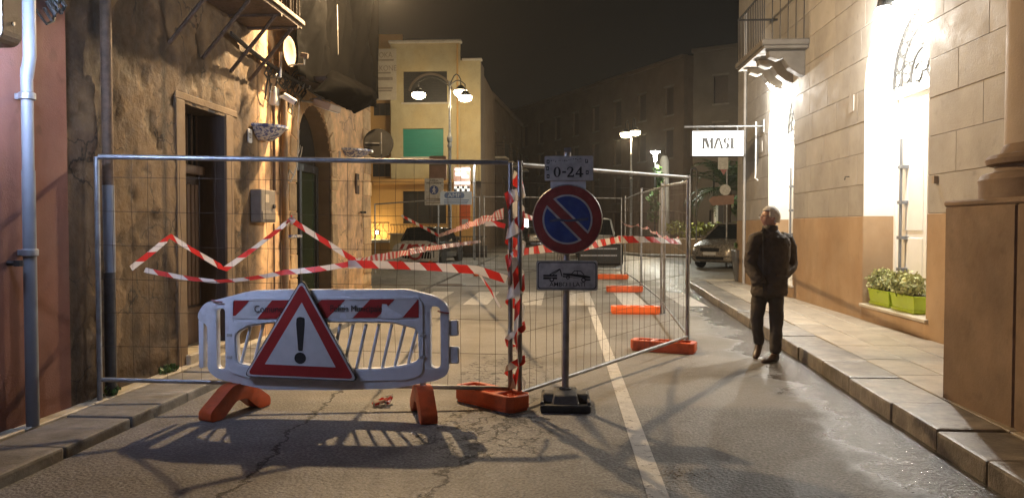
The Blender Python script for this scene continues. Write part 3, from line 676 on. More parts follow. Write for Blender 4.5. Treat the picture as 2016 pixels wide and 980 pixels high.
for k in range(7):
    a = PX(100+rnd.uniform(-8,14), rnd.uniform(-30,8), XL+.06); cb.tube([a, a+Vector((.03, .05, -.08)), a+Vector((.02, .02, -.14)), a+Vector((.0, -.03, -.06))], .013, 6)
tag(build('cable_loop', cb, m_cable, origin=p), 'dangling loop of black cable at the top of the salmon house', 'cable')
# pharmacy sign at the very left edge
ph = thing('pharmacy_sign', 'glowing rounded white and cyan lightbox sign projecting from the salmon wall', 'sign', (-3.5, 4.33, 3.2))
ox = -3.205
zb = PX(20, 86, -3.2).z
build('case', MB().plate(rrect(-3.84, ox, zb, zb+1.05, .07), 4.26, 4.42, 'xz'), m_shaft, ph, bevel=.006)
for y0, y1 in ((4.252, 4.2615), (4.4185, 4.428)):
    fc = build('face', MB().plate(rrect(-3.82, ox-.022, zb+.022, zb+1.03, .06), y0, y1, 'xz'), e_pharm, ph)
    yy = y0-.003 if y0 < 4.3 else y1
    build('cyan_band', MB().plate(rrect(-3.81, ox-.03, PY(3, 14, 4.26).z, zb+1.0, .02), yy, yy+.003, 'xz'), e_cyan, fc)
build('screw', MB().lathe([(.012,0),(.012,.006),(.0,.008)], (ox, 4.34, zb+.12), 8, ax='x'), m_zinc, ph)
build('arm', MB().box(XL, -3.80, 4.31, 4.37, zb+.3, zb+.36), m_zinc, ph)
# ================================================================== LEFT: OLD HOUSE
old = thing('old_house', 'crumbling ochre house front with dark doorway, arched shop door and iron balcony', 'house', (XL, 10.5, .08))
YD0, YD1, ZD = 7.67, 8.63, 2.77
YA0, YA1 = 10.99, 12.73; YAc = (YA0+YA1)/2; RA = (YA1-YA0)/2; ZA = 2.50
YE = 15.35
def ss(a, b2, x):
    t = max(0, min(1, (x-a)/(b2-a))); return t*t*(3-2*t)
def fb(y, z, s, o=0, oct=4): return mnoise.fractal(Vector((y*s+o, z*s-o*.7, o*1.3)), 1.0, 2.0, oct)
def inside(y, z):
    if YD0 < y < YD1 and z < ZD: return True
    if YA0 < y < YA1 and (z < ZA or (y-YAc)**2+(z-ZA)**2*.96 < RA**2): return True
    return False
def wallpoint(y, z):
    rough = 1 - .75*ss(9.4, 9.8, y)                       # the older, rougher plaster is nearest
    n1 = fb(y, z*.8, 1.1, 3.1); n2 = fb(y, z, 3.7, 7.7); n3 = fb(y, z, 11, 1.7, 3)
    pe = ss(.12, .20, n1*.55 + n2*.40 + .10*n3 + .14*(1-ss(.2, 1.6, z)))*rough
    pe = max(pe, ss(.0, .06, .10 - abs(y-9.14 - .05*n2 - .08*n1))*ss(-.35, .05, n2+.25))   # broken pier edge by the doorway
    pe = max(pe, .8*ss(.24, .30, n1*.6+n2*.4)*(1-rough))
    ridge = max(0, 1-abs(fb(y, z, 2.1, 5.2))*14)*rough
    d = -.028*pe + .010*n2*rough + .006*n3*(.35+.65*rough) - .012*ridge*ss(-.1,.2,n1)
    st = ss(.45, .9, 1-abs((y-6.28)/(.28+.10*n1))) * (.85+.3*n2)                     # soot beside the pipe casing
    st = max(st, .95*ss(.2, .8, 1-abs((y-5.85-.03*n1)/.16)) * ss(2.6, .4, z+.8*n1))
    st = max(st, .9*ss(.3, .9, 1-abs((y-7.28-.05*n1)/.13)))
    st = max(st, .9*ss(.4, .9, 1-abs((y-9.60-.03*n1)/.10)) * ss(1.5, 1.9, z))
    st = max(st, .45*ss(.1, .4, n1*.5+fb(y, z*.4, 1.6, 9))*rough)
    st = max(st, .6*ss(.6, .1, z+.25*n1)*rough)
    tone = ss(9.4, 9.75, y+.05*n1)  # paler plaster, brightened further in colour to stand for extra lamplight
    return d, pe, max(0, min(1, st)), tone
mb = MB(); cols = []
S = .045; ZT = 6.2
ny = int((YE-5.76)/S); nzz = int((ZT-.05)/S)
idx = {}
def vid(i, k):
    if (i, k) not in idx:
        y = 5.76 + (YE-5.76)*i/ny; z = .05 + (ZT-.05)*k/nzz
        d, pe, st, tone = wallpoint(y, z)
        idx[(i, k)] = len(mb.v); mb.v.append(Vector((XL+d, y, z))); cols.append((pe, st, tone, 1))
    return idx[(i, k)]
for i in range(ny):
    for k in range(nzz):
        y = 5.76 + (YE-5.76)*(i+.5)/ny; z = .05 + (ZT-.05)*(k+.5)/nzz
        if inside(y, z): continue
        mb.f.append([vid(i,k), vid(i+1,k), vid(i+1,k+1), vid(i,k+1)])
def oldwall():
    m = mat('old_plaster', (.150,.097,.049), .88, var=.26, vs=5, bump=.6, bs=24, col2=(.11,.072,.042), c2s=1.7, c2w=.05)
    n = m.node_tree.nodes; l = m.node_tree.links; b = n['Principled BSDF']
    src = b.inputs['Base Color'].links[0].from_socket
    at = n.new('ShaderNodeAttribute'); at.attribute_name = 'wear'; sp = n.new('ShaderNodeSeparateColor'); l.new(at.outputs['Color'], sp.inputs[0])
    def mixc(f, a, c, mode='MIX'):
        t = n.new('ShaderNodeMix'); t.data_type = 'RGBA'; t.blend_type = mode; l.new(f, t.inputs[0]); l.new(a, t.inputs[6]); t.inputs[7].default_value = (*c, 1); return t.outputs[2]
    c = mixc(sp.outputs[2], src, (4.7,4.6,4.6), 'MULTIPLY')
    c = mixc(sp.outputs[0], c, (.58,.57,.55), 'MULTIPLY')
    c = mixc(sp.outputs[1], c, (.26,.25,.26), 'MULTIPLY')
    # hairline cracks in the plaster
    g = n.new('ShaderNodeNewGeometry'); nt = n.new('ShaderNodeTexNoise'); nt.inputs['Scale'].default_value = 2.5; nt.inputs['Detail'].default_value = 6; l.new(g.outputs['Position'], nt.inputs['Vector'])
    vm = n.new('ShaderNodeVectorMath'); vm.operation = 'MULTIPLY_ADD'; l.new(nt.outputs['Color'], vm.inputs[0]); vm.inputs[1].default_value = (.7,.7,.7); l.new(g.outputs['Position'], vm.inputs[2])
    vo = n.new('ShaderNodeTexVoronoi'); vo.feature = 'DISTANCE_TO_EDGE'; vo.inputs['Scale'].default_value = 1.5; l.new(vm.outputs[0], vo.inputs['Vector'])
    mk = n.new('ShaderNodeMapRange'); l.new(vo.outputs['Distance'], mk.inputs[0]); mk.inputs[1].default_value = .006; mk.inputs[2].default_value = .02; mk.inputs[3].default_value = .85; mk.inputs[4].default_value = 0
    n2 = n.new('ShaderNodeTexNoise'); n2.inputs['Scale'].default_value = 1.1; l.new(g.outputs['Position'], n2.inputs['Vector'])
    m3 = n.new('ShaderNodeMapRange'); l.new(n2.outputs['Fac'], m3.inputs[0]); m3.inputs[1].default_value = .47; m3.inputs[2].default_value = .55
    mu = n.new('ShaderNodeMath'); mu.operation = 'MULTIPLY'; l.new(mk.outputs[0], mu.inputs[0]); l.new(m3.outputs[0], mu.inputs[1])
    c = mixc(mu.outputs[0], c, (.2,.2,.2), 'MULTIPLY')
    l.new(c, b.inputs['Base Color'])
    return m
m_old = oldwall()
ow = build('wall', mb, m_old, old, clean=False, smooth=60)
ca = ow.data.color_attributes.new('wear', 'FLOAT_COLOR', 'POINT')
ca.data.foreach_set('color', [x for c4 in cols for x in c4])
build('wall_body', MB().box(XL-3.0, XL-.75, 6.05, YE-.02, 0, 10).box(XL-.75, XL-.01, 6.05, YE-.02, ZT-.02, 10).box(XL-3, XL-.03, YE-.06, YE-.01, 0, 10), m_ochre, old)
# doorway
xr = XL-.30
build('door_reveal', MB().box(xr-.05, XL-.015, YD0-.12, YD0, .08, ZD).box(xr-.05, XL-.015, YD1, YD1+.12, .08, ZD).box(xr-.05, XL-.015, YD0-.12, YD1+.12, ZD, ZD+.12), m_wood_dk, old)  # dark wood colour stands for the shade in this unlit recess
sd = build('door_surround', MB().box(XL-.03, XL+.014, YD0-.19, YD0-.002, .08, ZD+.02), m_frame_plaster, old, bevel=.008)
build('door_surround', MB().box(XL-.03, XL+.013, YD1+.002, YD1+.20, .08, ZD+.02), m_frame_plaster, old, bevel=.008)
build('door_surround', MB().box(XL-.03, XL+.006, YD0-.19, YD1+.33, ZD+.022, ZD+.10), m_frame_plaster, old, bevel=.008)
build('doorstep', MB().box(XL-.4, XL+.06, YD0-.05, YD1+.05, .06, .19), m_edge_l, old, bevel=.01)
door = build('door', MB().box(xr-.05, xr-.02, YD0, YD1, .19, 2.08), m_wood_dk, old)
k = YD0+.05
while k < YD1-.12:
    build('door_board', MB().box(xr-.025, xr+.002, k, k+.075, .62, 1.98), m_wood, door, bevel=.008); k += .098
build('door_rail', MB().box(xr-.02, xr+.012, YD0, YD1, .19, .60), m_wood, door, bevel=.01)
build('transom_bar', MB().box(xr-.06, xr+.06, YD0, YD1, 2.09, 2.19), m_wood, door, bevel=.012)
build('transom_glass', MB().box(xr-.05, xr-.04, YD0, YD1, 2.19, ZD), m_glassdk, door)
k = YD0+.10
while k < YD1:
    build('grille_bar', MB().tube([(xr-.015, k, 2.19), (xr-.015, k, ZD)], .010, 6), m_rust, door); k += .115
# arched shop door
xa = XL-.26
arch_o = [(YA0,.08),(YA1,.08),(YA1,ZA)] + [(YAc+RA*math.cos(math.pi*k/20), ZA+1.02*RA*math.sin(math.pi*k/20)) for k in range(1,20)] + [(YA0,ZA)]
build('arch_reveal', MB().box(xa-.3, XL-.02, YA1, YA1+.1, .08, ZA).box(xa-.3, XL-.02, YA0-.1, YA0, .08, ZA).plate([(YAc+RA*math.cos(math.pi*k/20), ZA+1.02*RA*math.sin(math.pi*k/20)) for k in range(21)] + [(YAc+(RA+.1)*math.cos(math.pi*k/20), ZA+1.02*(RA+.1)*math.sin(math.pi*k/20)) for k in range(20,-1,-1)], xa-.3, XL-.02, 'yz'), m_frame_plaster, old)
sd = build('shop_door', MB().box(xa-.05, xa+.03, YA0, YA0+.08, .08, ZA).box(xa-.05, xa+.03, YA1-.08, YA1, .08, ZA).box(xa-.05, xa+.03, YAc-.05, YAc+.05, .08, ZA-.1).box(xa-.05, xa+.035, YA0, YA1, ZA-.12, ZA).box(xa-.05, xa+.028, YA0+.08, YA1-.08, .08, .32), m_darkmetal, old, bevel=.006)
for a, b2 in ((YA0+.08, YAc-.05), (YAc+.05, YA1-.08)):
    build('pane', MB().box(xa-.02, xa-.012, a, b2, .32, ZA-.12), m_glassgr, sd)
build('fanlight', MB().plate([(YAc+(RA-.02)*math.cos(math.pi*k/20), ZA+1.02*(RA-.02)*math.sin(math.pi*k/20)) for k in range(21)], xa-.02, xa-.012, 'yz'), m_glassdk, sd)
# round emblem on the fanlight: two rings and a scroll
cy, cz = YAc-.12, ZA+.33
for rr, w in ((.32,.035),(.22,.02)):
    build('emblem_ring', MB().plate(circ(cy, cz, rr, 28, R(190), R(350)) + circ(cy, cz, rr-w, 28, R(350), R(190)), xa-.008, xa-.004, 'yz'), m_banner, sd)
build('emblem_wing', MB().plate([(cy-.34,cz+.02),(cy-.1,cz+.18),(cy+.05,cz+.12),(cy+.2,cz+.2),(cy+.1,cz-.02),(cy-.1,cz+.05)], xa-.008, xa-.004, 'yz'), m_bannertext, sd)
cu_ = MB()
for k in range(9): cu_.box(xa-.06, xa-.045, YA0+.14+k*.055, YA0+.14+k*.055+.045, 1.55, ZA-.16)
build('curtain', cu_, m_curtain, sd)
build('shelf', MB().box(xa-.4, xa-.10, YAc-.3, YA1-.1, 1.18, 1.21), m_white, sd)
build('shelf', MB().box(xa-.4, xa-.10, YAc-.4, YA1-.1, .78, .82), m_white, sd)
build('back_panel', MB().box(xa-.62, xa-.6, YA0, YA1, .08, ZA), m_leaf, sd)
# quoin stones round the arch and at the house corner
def stone_col(y0, y1, z0, z1, px, hmin=.2, hmax=.42, jit=.09, side=1):
    z = z0
    while z < z1-.05:
        h = min(random.uniform(hmin, hmax), z1-z); e = random.uniform(0, jit)
        a, b2 = (y0, y1+e) if side > 0 else (y0-e, y1)
        build('quoin_stone', MB().box(XL-.05, XL+px+random.uniform(-.006,.010), a, b2, z+.006, z+h-.006), m_stone, old, bevel=.016, seg=2)
        z += h
stone_col(YA1+.0, YA1+.22, .09, ZA+.05, .012)
stone_col(YA0-.26, YA0+.0, .09, ZA+.05, .012, side=-1)
stone_col(YE-.48, YE+.01, .09, 2.55, .016, jit=.22, side=-1)
stone_col(YE-.42, YE+.01, 2.55, 4.5, .016, jit=.22, side=-1)
for k in range(11):
    a0, a1 = math.pi*k/11+.012, math.pi*(k+1)/11-.012; r0 = RA+.0; r1 = RA+random.uniform(.24,.32)
    pts = [(YAc+r*math.cos(a), ZA+1.02*r*math.sin(a)) for r, a in ((r0,a0),(r1,a0),(r1,(a0+a1)/2),(r1,a1),(r0,a1),(r0,(a0+a1)/2))]
    build('arch_stone', MB().plate(pts, XL-.05, XL+.014+random.uniform(-.004,.006), 'yz'), m_stone, old, bevel=.012)
# old pipe casing beside the salmon house
yq = PX(212,300,XL+.06).y
build('rain_pipe', MB().tube([(XL+.06, yq, .085), (XL+.06, yq, 1.12)], .046, 12), m_rubber, old, smooth=50)
build('rain_pipe', MB().tube([(XL+.07, yq, 1.12), (XL+.065, yq+.0, 1.25), (XL+.06, yq, 1.85)], [.040,.046,.046], 12), m_pvc, old, smooth=50)
build('rain_pipe', MB().tube([(XL+.06, yq, 1.85), (XL+.06, yq, 6.5)], .044, 12), m_rust, old, smooth=50)
# pale vertical conduits near the meter box
y1 = PX(553,300,XL).y
build('conduit', MB().tube([(XL+.05, y1, .1), (XL+.05, y1, PX(553,182,XL).z)], .045, 10), m_frame_plaster, old, smooth=50)
y2 = PX(535,300,XL).y
build('conduit', MB().tube([(XL+.03, y2, PX(535,375,XL).z), (XL+.03, y2, PX(535,205,XL).z)], .022, 8), m_rust, old, smooth=50)
build('conduit', MB().tube([(XL+.02, y2, .1), (XL+.02, y2, PX(535,440,XL).z)], .012, 6), m_rust, old)
# number plate
p = PX(490, 268, XL)
np_ = build('number_plate', MB().plate(rrect(p.y-.055, p.y+.055, p.z-.085, p.z+.085, .02), XL+.004, XL+.02, 'yz'), m_sticker, old, bevel=.003)
text('lettering', '221', .085, m_black, np_, (XL+.021, p.y, p.z), (R(90), 0, R(90)), width=.62)
# little wall plaque, wall tile, bar
p = PX(702, 362, XL); plq = build('plaque', MB().box(XL, XL+.03, p.y-.10, p.y+.10, p.z-.19, p.z+.19), m_rust, old, bevel=.008)
build('plaque_relief', MB().lathe([(.0,.012),(.05,.008),(.06,0)], (XL+.03, p.y, p.z+.02), 12, ax='x'), m_stone, plq)
p = PX(668, 307, XL); build('tile', MB().box(XL, XL+.012, p.y-.05, p.y+.05, p.z-.08, p.z+.08), m_curtain, old)
p = PX(711, 418, XL); build('wall_stay', MB().box(XL, XL+.10, p.y-.012, p.y+.012, p.z-.02, p.z+.02).box(XL+.02, XL+.06, p.y-.17, p.y+.012, p.z-.012, p.z+.012), m_darkmetal, old)
# iron balcony over the doorway
bz = 3.95; bx = -3.22; b0, b1 = 6.5, 9.45
bl = build('balcony', MB().box(XL-.02, bx, b0, b1, bz, bz+.05).box(XL-.02, bx+.03, b0-.03, b1+.03, bz+.05, bz+.11), m_rust, old, bevel=.008)
for yy in (9.30, 8.75, 8.05, 7.35):
    build('strut', MB().tube([(bx-.06, yy, bz), (XL, yy+.03, 3.30)], .022, 6), m_rust, bl)
    build('strut', MB().tube([(XL, yy, bz-.01), (bx, yy, bz-.01)], .02, 6), m_rust, bl)
k = b0+.03
while k <= b1+.001:
    build('railing_bar', MB().tube([(bx-.02, k, bz+.11), (bx-.02, k, bz+1.1)], .010, 5), m_rust, bl); k += .115
for k in range(1, 5): build('railing_bar', MB().tube([(bx-.02-k*.12, b1-.02, bz+.11), (bx-.02-k*.12, b1-.02, bz+1.1)], .010, 5), m_rust, bl)
build('railing_rail', MB().tube([(bx-.02, b0, bz+1.1), (bx-.02, b1-.02, bz+1.1), (XL, b1-.02, bz+1.1)], .02, 6), m_rust, bl)
# ------------------------------------------------ things fixed to the old house
mx = PX(526, 405, XL)
mt = thing('meter_box', 'grey metal meter box with a small window on the ochre wall', 'meter box', (XL, mx.y, mx.z))
a = PX(511, 372, XL+.12); b2 = PX(540, 438, XL+.12)
build('case', MB().box(XL+.0, XL+.14, a.y, b2.y, b2.z, a.z), m_meter, mt, bevel=.01)
build('window', MB().box(XL+.139, XL+.143, a.y+.12, a.y+.25, a.z-.16, a.z-.06), m_banner, mt)
build('lid', MB().box(XL+.135, XL+.15, a.y+.02, b2.y-.02, b2.z+.03, a.z-.27), m_meter, mt, bevel=.006)
build('latch', MB().lathe([(.03,0),(.03,.02),(.0,.025)], (XL+.15, b2.y-.1, (a.z+b2.z)/2), 10, ax='x'), m_black, mt)
def wall_pot(px0, px1, py0, py1, label, nm):
    p = PX((px0+px1)/2, py0, XL+.1); a = PX(px0, py0, XL+.0).y; b2 = PX(px1, py0, XL+.0).y; r = (b2-a)/2*.92; h = p.z - PX((px0+px1)/2, py1, XL+.1).z
    t = thing('wall_pot', label, 'wall pot', (XL, p.y, p.z-h))
    prof = [(r*.25, -h), (r*.42, -h*.97), (r*.72, -h*.62), (r*.92, -h*.22), (r*.97, -.02)]
    build('bowl', MB().lathe(prof, (XL+.01, p.y, p.z), 20, -math.pi/2, math.pi/2), m_ceramic, t, smooth=50)
    build('rim', MB().lathe([(r*.95,-.04),(r*1.05,-.035),(r*1.05,0),(r*.93,.0)], (XL+.01, p.y, p.z), 20, -math.pi/2, math.pi/2), m_ceramic, t, smooth=50)
    build('soil', MB().plate([(XL+.01+r*.93*math.cos(-math.pi/2+math.pi*k/16), p.y+r*.93*math.sin(-math.pi/2+math.pi*k/16)) for k in range(17)], p.z-.03, p.z-.012, 'xy'), m_soil, t)
    return t
wall_pot(509, 548, 249, 278, 'blue and white half bowl pot on the wall above the meter box', 0)
wall_pot(683, 709, 296, 312, 'small patterned half bowl pot on the wall right of the arched door', 1)
wall_pot(568, 588, 462, 470, 'small plain half bowl low on the stones left of the arched door', 2)
# camera, floodlight and satellite dish
p = PX(533, 190, XL)
t = thing('security_camera', 'small white security camera on a box above the blue wall pot', 'security camera', (XL, p.y, p.z))
build('base_box', MB().box(XL, XL+.09, p.y-.07, p.y+.07, p.z-.12, p.z+.12), m_sticker, t, bevel=.01)
build('arm', MB().tube([(XL+.09, p.y+.05, p.z), (XL+.18, p.y+.10, p.z+.01)], .022, 8), m_sticker, t)
build('body', MB().tube([(XL+.15, p.y+.06, p.z+.02), (XL+.30, p.y+.10, p.z-.07)], .045, 10), m_sticker, t, smooth=50)
build('lens', MB().tube([(XL+.297, p.y+.099, p.z-.068), (XL+.31, p.y+.103, p.z-.076)], .036, 10), m_black, t)
p = PX(635, 207, XL+.3)
t = thing('wall_floodlight', 'unlit square floodlight on an arm above the arched shop door', 'floodlight', (XL, p.y, p.z))
build('arm', MB().tube([(XL, p.y-.1, p.z+.05), (XL+.25, p.y, p.z+.03)], .018, 6).tube([(XL+.15, p.y-.13, p.z+.06), (XL+.25, p.y+.02, p.z+.11), (XL+.32, p.y+.02, p.z+.02)], .012, 6), m_zinc, t)
build('housing', MB().obox((XL+.36, p.y+.03, p.z-.01), (1,-.2,-.35), (.2,1,0), .15, .17, .05), m_shaft, t, bevel=.012)
build('glass', MB().obox((XL+.345, p.y+.03, p.z-.062), (1,-.2,-.35), (.2,1,0), .125, .145, .004), m_sticker, t)
p = PX(563, 102, XL+.25)
t = thing('satellite_dish', 'pale oval satellite dish on the bright wall beyond the balcony', 'satellite dish', (XL, p.y, p.z-.3))
dm = Euler((R(90), 0, R(86))).to_matrix(); mbd = MB().lathe([(.0,.0),(.08,.008),(.14,.026),(.19,.055),(.197,.053),(.14,.02),(.0,-.010)], (0,0,0), 24)
mbd.v = [dm @ v + p for v in mbd.v]; build('reflector', mbd, m_shaft, t, smooth=50)
build('mast', MB().tube([(XL, p.y+.05, p.z-.32), (XL+.15, p.y+.05, p.z-.32), (XL+.17, p.y+.03, p.z+.0)], .02, 8), m_zinc, t)
f0 = p + dm @ Vector((0,-.05,.25)); build('feed_arm', MB().tube([p+dm@Vector((0,-.18,.04)), f0+Vector((0,0,-.12)), f0], .012, 6), m_zinc, t)
build('receiver', MB().tube([f0+Vector((-.04,0,.0)), f0+Vector((.05,0,-.02))], .035, 8), m_bark, t)
# cable bundle running up the wall
rnd = random.Random(11)
cb = MB()
def wp(px, py, o=.06): return PX(px, py, XL+o)
for k in range(7):
    o = .04+.012*k; dy = rnd.uniform(-3,5)
    pts = [wp(455,65+dy,o), wp(490,95+dy*1.2,o), wp(520,118+dy,o), wp(548,138+dy*.8,o+.02), wp(575,155+dy,o), wp(600,168+dy,o), wp(625,185+dy,o), wp(650,196+dy,o)]
    cb.tube(pts, .013, 5)
for k in range(16):
    x = rnd.uniform(520, 590); y = 128 + (x-520)*.5 + rnd.uniform(-6, 8); r = rnd.uniform(6, 18)
    cb.tube([wp(x,y,.07), wp(x-r*.4,y+r,.11), wp(x+r*.3,y+r*1.8,.09), wp(x+r*.9,y+r,.10), wp(x+r*.6,y-2,.07)], .011, 5)
for x, y, dx, dyy in ((530,140,-8,55),(527,140,6,36),(565,160,2,60),(578,165,-10,45),(574,170,9,26)):
    cb.tube([wp(x,y,.06), wp(x+dx*.6,y+dyy*.5,.09), wp(x+dx,y+dyy,.05), wp(x+dx+7,y+dyy+6,.05), wp(x+dx+13,y+dyy*.45,.06)], .011, 5)
tag(build('cable_bundle', cb, m_cable, origin=wp(545,140)), 'tangled bundle of dark cables climbing the ochre wall under the dish', 'cables')
cb = MB()
cb.tube([wp(588,152,.09), wp(590,190,.08), wp(586,240,.08), wp(588,280,.08), wp(584,330,.09), wp(578,345,.10), wp(570,335,.08), wp(566,352,.08), wp(572,358,.10), wp(581,340,.10)], .010, 6)
cb.tube([wp(568,362,.05), wp(566,420,.06), wp(569,445,.06)], .008, 5)
for x in (594, 606): cb.tube([wp(x,160,.05), wp(x+5,166,.12), wp(x+3,174,.12), wp(x-4,176,.05)], .012, 6)
tag(build('pale_cable', cb, m_cable_w, origin=wp(586,240)), 'thin pale cable hanging down left of the arched shop door', 'cable')
cb = MB()
cb.tube([PX(585,-20,-3.6), PX(588,50,-3.7), wp(590,80,.1), wp(601,98,.1), wp(601,115,.08)], .010, 5).tube([wp(592,20,.2), wp(586,72,.15), wp(601,100,.12)], .009, 5)
for k in range(6): a = wp(600+rnd.uniform(-4,3), 98+k*3, .1); cb.tube([a, a+Vector((.04,rnd.uniform(-.05,.05),-.03)), a+Vector((0,.02,-.07))], .014, 5)
cb.tube([wp(598,113,.08), wp(590,135,.1), wp(578,143,.1), wp(574,152,.07)], .009, 5).tube([wp(600,115,.08), wp(595,140,.1), wp(582,147,.1), wp(577,152,.07)], .009, 5)
tag(build('cable_drop', cb, m_cable, origin=wp(600,100)), 'black cable dropping from above onto a junction beside the tarpaulin', 'cable')
# ------------------------------------------------ tarpaulin on the scaffold
tp = thing('scaffold_tarpaulin', 'black tarpaulin hanging from the scaffold with a sagging sack below', 'tarpaulin', (-3.4, 12.2, 3.3))
rnd = random.Random(5)
def sheet(fn, nu, nv, name, parent, m):
    mb = MB(); mb.v = [Vector(fn(i/nu, k/nv)) for k in range(nv+1) for i in range(nu+1)]
    mb.f = [[k*(nu+1)+i, k*(nu+1)+i+1, (k+1)*(nu+1)+i+1, (k+1)*(nu+1)+i] for k in range(nv) for i in range(nu)]
    return build(name, mb, m, parent, smooth=70, clean=False, solid=.004)
def tf(u, v):
    ya, yb2 = PX(606,80,-3.4).y, PX(737,80,-3.4).y
    y = ya + (yb2-ya)*u; z = 3.55 + 4.2*v + .12*u*(1-v); n = mnoise.fractal(Vector((y*1.3+v*1.5, z*.9-u, 3)), 1, 2, 5)
    x = -3.42 + .11*n + .05*math.sin(y*5+z*2.2) + .028*math.sin(y*15-z*3+4*n) + .02*abs(math.sin(y*9+z*6+3*n)) - .25*(1-v)*(1-u)*.6
    return (x, y, z)
sheet(tf, 44, 44, 'hanging_sheet', tp, m_tarp)
def tf2(u, v):
    p = PX(735-10*v, 0, -3.35); z = 3.9+3.8*v; x = -3.42 - .9*u; y = 14.35 + .06*math.sin(x*9+z) + .03*math.sin(z*4)
    return (x, y, z)
sheet(tf2, 10, 24, 'side_sheet', tp, m_tarp)
sk = MB(); nu, nv = 40, 26
q = [PX(618,182,-3.35), PX(700,224,-3.3), PX(742,182,-3.2), PX(655,138,-3.3)]
for k in range(nv+1):
    for i in range(nu+1):
        u, v = i/nu, k/nv
        b0_ = q[0].lerp(q[1], u); t0_ = q[3].lerp(q[2], u); pt = b0_.lerp(t0_, v)
        bul = math.sin(math.pi*u)**.5*math.sin(math.pi*v)**.6
        n = mnoise.fractal(Vector((u*5+v*2, v*3, 1)), 1, 2, 4)
        sk.v.append(pt + Vector((.34*bul+.035*n+.02*math.sin(u*19+v*7)*bul, .02*n, -.05*bul+.02*n)))
for k in range(nv):
    for i in range(nu): sk.f.append([k*(nu+1)+i, k*(nu+1)+i+1, (k+1)*(nu+1)+i+1, (k+1)*(nu+1)+i])
build('sack', sk, m_sack, tp, smooth=70, clean=False, solid=.01)
build('scaffold_deck', MB().box(-3.84, -3.36, 10.9, 13.4, 3.60, 3.66), m_wood_dk, tp)
for yy in (): build('scaffold_tube', MB().tube([(-3.5, yy, 3.4), (-3.5, yy, 8)], .024, 8), m_rust, tp)
build('rope', MB().tube([PX(664,10,-3.30), PX(665,60,-3.28), PX(666,108,-3.3)], .007, 5), m_rubber2, tp)
# ------------------------------------------------ wall lamp of the street, mounted high between dish and tarpaulin (above the frame)
sl = thing('wall_street_lamp', 'warm street lamp on an arm high on the old house wall', 'street lamp', (XL, 10.6, 5.2))
LX, LY, LZ = -2.55, 11.1, 5.03
build('arm', MB().tube([(XL, LY, LZ+.1), (XL+.5, LY, LZ+.35), (LX-.1, LY, LZ+.42), (LX, LY, LZ+.36)], .03, 8), m_darkmetal, sl, smooth=50)
build('shade', MB().lathe([(.04,LZ+.36),(.09,LZ+.33),(.16,LZ+.22),(.27,LZ+.10),(.28,LZ+.08)], (LX, LY, 0), 20), m_darkmetal, sl, smooth=40)
build('bulb', MB().lathe([(.0,LZ+.0),(.06,LZ+.02),(.08,LZ+.09),(.05,LZ+.18)], (LX, LY, 0), 12), e_warm, sl, smooth=60)
ld = bpy.data.lights.new('street_lamp_light', 'POINT'); ld.energy = 760; ld.color = (1,.69,.37); ld.shadow_soft_size = .07
lo = bpy.data.objects.new('street_lamp_light', ld); C.objects.link(lo); lo.parent = sl; lo.location = Vector((LX, LY, LZ-.10)) - W[sl.name]
# round mirror back at the end of the old house
p = PX(745, 283, -3.5)
t = thing('traffic_mirror', 'dark round back of a traffic mirror at the end of the old house', 'traffic mirror', (XL, p.y, p.z))
tm = Euler((0, 0, R(12))).to_matrix(); r = .275
mbd = MB().lathe([(r,-.02),(r+.012,.0),(r,.015),(r*.8,.022),(r*.4,.028),(0,.03)], (0,0,0), 28, ax='y'); mbd.v = [tm @ Vector((v.x, -v.y, v.z)) + p for v in mbd.v]
build('shell', mbd, m_mirror, t, smooth=40)
mbd = MB().box(-.24, .02, -.092, -.07, -.012, .012).box(.05, .07, -.092, -.065, -.2, .2); mbd.v = [tm @ v + p for v in mbd.v]; build('bracket', mbd, m_darkmetal, t)
build('arm', MB().tube([(XL-.0, YE-.03, p.z), (p.x, p.y+.05, p.z)], .025, 8), m_zinc, t)
# weeds at the foot of the wall
for k, (px_, py_, lab) in enumerate(((405,610,'small tuft of weeds at the wall foot behind the barrier'),(222,778,'small tuft of weeds by the left fence post'),(290,735,'low tuft of weeds against the stained wall base'))):
    p = G(px_, py_, .085) if k else Vector((XL+.05, 7.25, .085)); p.x = max(p.x, XL+.04)
    tag(build('weed', leaf_clump(60, p.x, p.y, .125, .06, .12, .05, .05, 70+k), m_leaf, origin=p, clean=False), lab, 'weed')
